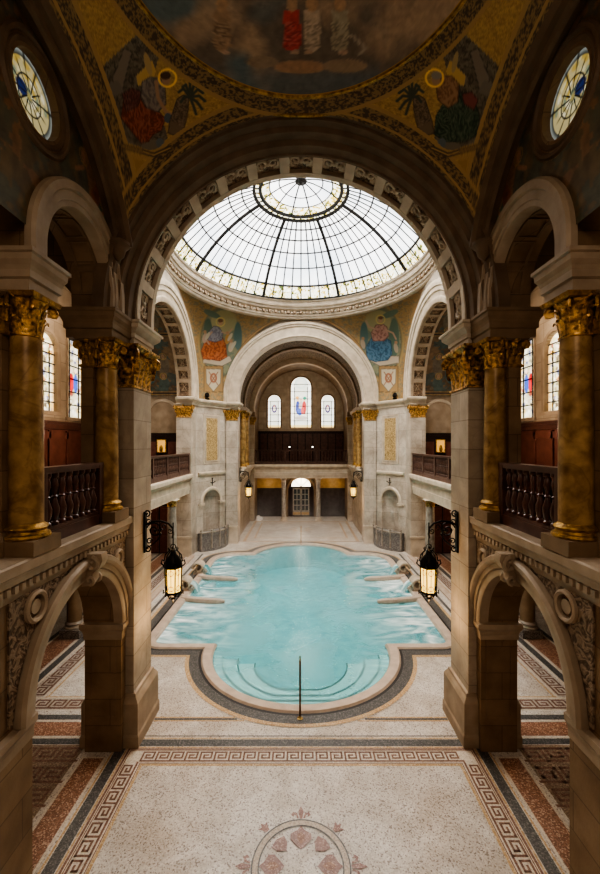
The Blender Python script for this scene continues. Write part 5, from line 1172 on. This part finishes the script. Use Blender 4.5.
mb = MB(); [mb.tube([(0,-.07,2.3),(.76*math.cos(a),-.07,2.3+.76*math.sin(a))], .02, 4) for a in (PI/4,PI/2,3*PI/4)]; mb.box(-.95,.95,-.1,0,2.2,2.32); mb.build('fanlight_bars', M['woodvdk'], d)
for q in (-1, 1):
    mb = MB(); mb.box(q*.02, q*.64, -.06, 0, .1, 2.2); o = mb.build('door_leaf', M['greym'], d)
    h = MB(); [h.box(q*(.08+.26*i), q*(.28+.26*i), -.08, -.06, .5+.42*j, .85+.42*j) for i in range(2) for j in range(4)]; h.build('glass', M['glassdark'], o)
    h = MB(); h.box(q*.04, q*.62, -.08, -.06, .16, .34); h.build('kick_plate', M['amber'], o)
o = MB(); o.ball((-3.1, 29.2, .22), .18, 10); o.lathe([(.16,0),(.2,.1),(.12,.2)], -3.1, 29.2, 12); o.ball((-2.9, 29.25, .14), .13, 8); tag(o.build('towel_bundle', mat('white_cloth', (.75,.72,.7)), smooth=True), 'small pale bundle on the floor beside the far left pilaster', 'bundle')
# apse floor frames
mb = MB()
def fr(x, y0, y1, w): mb.box(-x, -x+w, y0, y1, 0, .004); mb.box(x-w, x, y0, y1, 0, .004); mb.box(-x, x, y0, y0+w, 0, .0041); mb.box(-x, x, y1-w, y1, 0, .0041)
fr(3.35, 22.9, 29.0, .16); fr(2.8, 23.8, 28.4, .1)
for q in range(8): a = q*PI/4; mb.obox((.55*math.cos(a), 26.2+.55*math.sin(a), .004), (.2*math.cos(a),.2*math.sin(a),0), (-.06*math.sin(a),.06*math.cos(a),0), (0,0,.002))
trim(T(), mb, M['bandtan'], 'floor border lines and rosette in the far recess')
mb = MB(); mb.box(-3.5, 3.5, 22.85, 22.92, 0, .03); trim(T(), mb, M['coping'], 'low stone edge before the far recess')

# ------------------------------------------------------------------ LANTERNS
def lantern(loc_, label, sc=1.0, group=None):
    t = empty('lantern', loc_, 0, label, 'lantern', group); t.scale = (sc,sc,sc)
    n = 6; g = MB(); g.lathe([(.145,0),(.16,.46)], 0, 0, 6, cap=False); g.build('glass', M['lampglass'], t)
    m = MB()
    for k in range(6):
        a = k*PI/3; m.tube([(.15*math.cos(a), .15*math.sin(a), -.03), (.168*math.cos(a), .168*math.sin(a), .50)], .013, 5); 
        m.tube([(.15*math.cos(a), .15*math.sin(a), -.02),(.20*math.cos(a), .20*math.sin(a), -.05),(.19*math.cos(a), .19*math.sin(a), .02)], .012, 5)
        a2 = a+PI/6
        m.tube([(.135*math.cos(a2), .135*math.sin(a2), .02),(.148*math.cos(a2), .148*math.sin(a2), .46)], .006, 4)
        for z in (.08, .38):
            m.tube([(.14*math.cos(a2)+.05*math.sin(q)*-math.sin(a2), .14*math.sin(a2)+.05*math.sin(q)*math.cos(a2), z+.05*math.cos(q)) for q in [2*PI*i/8 for i in range(9)]], .006, 4)
    m.lathe([(.165,-.04),(.17,-.02),(.15,0.0)], 0, 0, 6); m.lathe([(.165,.46),(.19,.48),(.19,.51),(.15,.53)], 0, 0, 6); m.build('frame', M['iron'], t)
    m = MB(); m.lathe([(.18,.51),(.17,.58),(.13,.66),(.07,.72),(.05,.78),(.06,.80),(.03,.83)], 0, 0, 12)
    for k in range(6):
        a = k*PI/3; d = Vector((math.cos(a), math.sin(a), 0))
        m.tube([d*.19+Vector((0,0,.50)), d*.24+Vector((0,0,.55)), d*.22+Vector((0,0,.62)), d*.17+Vector((0,0,.59))], .014, 5); m.tube([d*.18+Vector((0,0,.6)), d*.16+Vector((0,0,.72)), d*.08+Vector((0,0,.80)), d*.10+Vector((0,0,.86))], .012, 5)
    m.build('crown', M['iron'], t, smooth=True)
    m = MB(); m.tube([(0,0,.8),(0,0,1.36)], .012, 6); m.tube([(.05*math.cos(q),0,.88+.05*math.sin(q)) for q in [2*PI*i/10 for i in range(11)]], .01, 4); m.build('hanging_rod', M['iron'], t)
    m = MB(); m.lathe([(.14,-.03),(.08,-.09),(.03,-.12),(.045,-.16),(.02,-.19),(.002,-.25)], 0, 0, 10)
    for k in range(6): a = k*PI/3; m.tube([(.13*math.cos(a),.13*math.sin(a),-.04),(.10*math.cos(a),.10*math.sin(a),-.12),(.05*math.cos(a),.05*math.sin(a),-.10)], .011, 4)
    m.build('bottom_finial', M['iron'], t, smooth=True); return t
def bracket(loc_, s, label, L=.56):
    t = empty('wall_bracket', loc_, 0, label, 'bracket'); X = lambda x, z: (-s*x, 0, z)
    m = MB(); m.box(-s*.0, -s*.03, -.05, .05, -.48, .33); m.tube(spiral((-s*.05,0,.30), .07, 1.2, (-s,0,0), (0,0,1), 14, -PI/2, .2, 1), .014, 5); m.tube(spiral((-s*.06,0,-.42), .07, 1.2, (-s,0,0), (0,0,1), 14, PI/2, .2, -1), .014, 5); m.build('wall_plate', M['iron'], t)
    m = MB(); m.tube([X(.02,.06), X(.15,.13), X(.32,.14), X(L*.85,.09), X(L,.0), X(L+.01,-.12), X(L,-.2)], .02, 6); m.tube(spiral((-s*(L-.05),0,-.06), .06, 1.2, (-s,0,0), (0,0,1), 14, 0, .2, -1), .013, 5); m.build('arm', M['iron'], t, smooth=True)
    m = MB(); m.tube(spiral((-s*.2,0,-.04), .16, 1.7, (-s,0,0), (0,0,1), 34, PI*.9, .12, -1), .015, 5); m.tube(spiral((-s*.38,0,.03), .09, 1.4, (-s,0,0), (0,0,1), 22, PI*.5, .12, 1), .012, 5)
    m.tube([X(.03,-.4), X(.14,-.34), X(.26,-.24), X(.34,-.1)], .014, 5); m.tube(spiral((-s*.08,0,.12), .06, 1.2, (-s,0,0), (0,0,1), 16, 0, .2, 1), .011, 5); m.tube(spiral((-s*.10,0,-.26), .07, 1.2, (-s,0,0), (0,0,1), 16, 0, .2, 1), .012, 5)
    for q in (.12,.2,.28): m.ball((-s*q,0,-.04), .025, 6)
    m.build('scrollwork', M['iron'], t, smooth=True); return t
def plight(loc_, e, col=(1,.62,.3), r=.08):  # serves the lanterns and the added fill lights
    L = bpy.data.lights.new('lantern_or_fill_light', 'POINT'); L.energy = e; L.color = col; L.shadow_soft_size = r
    o = bpy.data.objects.new('lantern_or_fill_light', L); o.location = loc_; COL.objects.link(o); return o
for s in (-1, 1):
    nm = side[s]
    bracket((s*3.11, 7.95, 3.93), s, 'scrolled black iron wall bracket on the %s great pier' % nm)
    lantern((s*2.54, 7.95, 2.68), 'lit black iron lantern with amber glass hanging from the %s great pier' % nm, 1.0)
    plight((s*2.54, 7.95, 2.25), 12)
    plight((s*2.54, 7.95, 3.75), 5)
    bracket((s*3.54, 23.1, 3.9), s, 'dark iron bracket at the %s side of the far arch' % nm, .5)
    lantern((s*3.03, 23.1, 2.62), 'small distant lit lantern at the %s side of the far arch' % nm, 1.0)
    plight((s*2.9, 23.0, 2.2), 12)

# ------------------------------------------------------------------ STEAM drifting above the water
m = bpy.data.materials.new('drifting_steam'); m.use_nodes = True; N = m.node_tree.nodes; L = m.node_tree.links
N.remove(N['Principled BSDF']); v = N.new('ShaderNodeVolumeScatter'); v.inputs['Color'].default_value = (.98,.97,.95,1)
g = N.new('ShaderNodeNewGeometry'); n = N.new('ShaderNodeTexNoise'); n.inputs['Scale'].default_value = .6; n.inputs['Detail'].default_value = 3; L.new(g.outputs['Position'], n.inputs['Vector'])
mr = N.new('ShaderNodeMapRange'); mr.inputs['From Min'].default_value = .42; mr.inputs['From Max'].default_value = .72; mr.inputs['To Max'].default_value = .10; L.new(n.outputs['Fac'], mr.inputs[0])
sx = N.new('ShaderNodeSeparateXYZ'); L.new(g.outputs['Position'], sx.inputs[0]); h = N.new('ShaderNodeMapRange'); h.inputs['From Min'].default_value = 2.4; h.inputs['From Max'].default_value = .2; L.new(sx.outputs[2], h.inputs[0])
mu = N.new('ShaderNodeMath'); mu.operation = 'MULTIPLY'; L.new(mr.outputs[0], mu.inputs[0]); L.new(h.outputs[0], mu.inputs[1]); L.new(mu.outputs[0], v.inputs['Density']); L.new(v.outputs[0], N['Material Output'].inputs['Volume'])
mb = MB(); mb.box(-3.3, 3.3, 12, 28.8, .1, 2.4); o = mb.build('steam', m); tag(o, 'thin white steam drifting above the pool and far floor', 'steam', kind='stuff')

# ------------------------------------------------------------------ LIGHT
def area(loc_, rot, size, e, col, sy=None):
    L = bpy.data.lights.new('near_fill_light', 'AREA'); L.energy = e; L.color = col; L.size = size
    if sy: L.shape = 'RECTANGLE'; L.size_y = sy
    o = bpy.data.objects.new('near_fill_light', L); o.location = loc_; o.rotation_euler = rot; COL.objects.link(o); return o
for s in (-1, 1):  # added fill lights in aisles, arms and galleries, no fittings there
    plight((s*5.0, 8.6, 3.2), 30, (1,.86,.7), .3)
    plight((s*5.2, 4.0, 3.2), 12, (1,.8,.6), .3)
    plight((s*7.2, 17.5, 3.2), 45, (1,.7,.42), .3)
    plight((s*7.4, 17.0, 8.0), 60, (1,.85,.7), .4)
    plight((s*5.2, 9.5, 8.6), 30, (1,.85,.7), .3)
    plight((s*4.7, 9.6, 6.0), 34, (1,.82,.65), .3)
area((0,-.3,9.5), (math.radians(28),0,0), 3.5, 100, (1,.84,.68))  # added fill above the viewer to brighten the near bay
plight((0, 30.2, 2.9), 22, (1,.82,.62), .2)  # added lights under the far balcony, without fittings
plight((-2.5, 30.2, 2.6), 6, (1,.78,.52), .2); plight((2.5, 30.2, 2.6), 6, (1,.78,.52), .2)
plight((0, 28.0, 8.8), 120, (1,.85,.7), .4)  # added fill for the far vault, no lamp hangs there

SU = bpy.data.lights.new('overcast_sky_light', 'SUN'); SU.energy = 18; SU.angle = math.radians(110); SU.color = (1,.92,.82)
so = bpy.data.objects.new('overcast_sky_light', SU); so.location = (0,16,25); COL.objects.link(so)
W = bpy.data.worlds.new('soft_daylight'); bpy.context.scene.world = W; W.use_nodes = True
bg = W.node_tree.nodes['Background']; bg.inputs[0].default_value = (1,.84,.66,1); bg.inputs[1].default_value = .15

# ------------------------------------------------------------------ CAMERA
cam = bpy.data.cameras.new('camera'); co = bpy.data.objects.new('camera', cam); COL.objects.link(co)
co.location = (0, 0, EYE); co.rotation_euler = (PI/2, 0, 0)
cam.sensor_fit = 'HORIZONTAL'; cam.sensor_width = 36; cam.lens = 24; cam.shift_x = -1/600; cam.shift_y = 7/600
cam.clip_start = .05; cam.clip_end = 200
sc = bpy.context.scene; sc.camera = co
sc.view_settings.view_transform = 'AgX'; sc.view_settings.look = 'AgX - High Contrast'; sc.view_settings.exposure = .6
sc.cycles.use_denoising = True; sc.cycles.max_bounces = 8; sc.cycles.diffuse_bounces = 5; sc.cycles.sample_clamp_indirect = 6
sc.cycles.caustics_reflective = False; sc.cycles.caustics_refractive = False
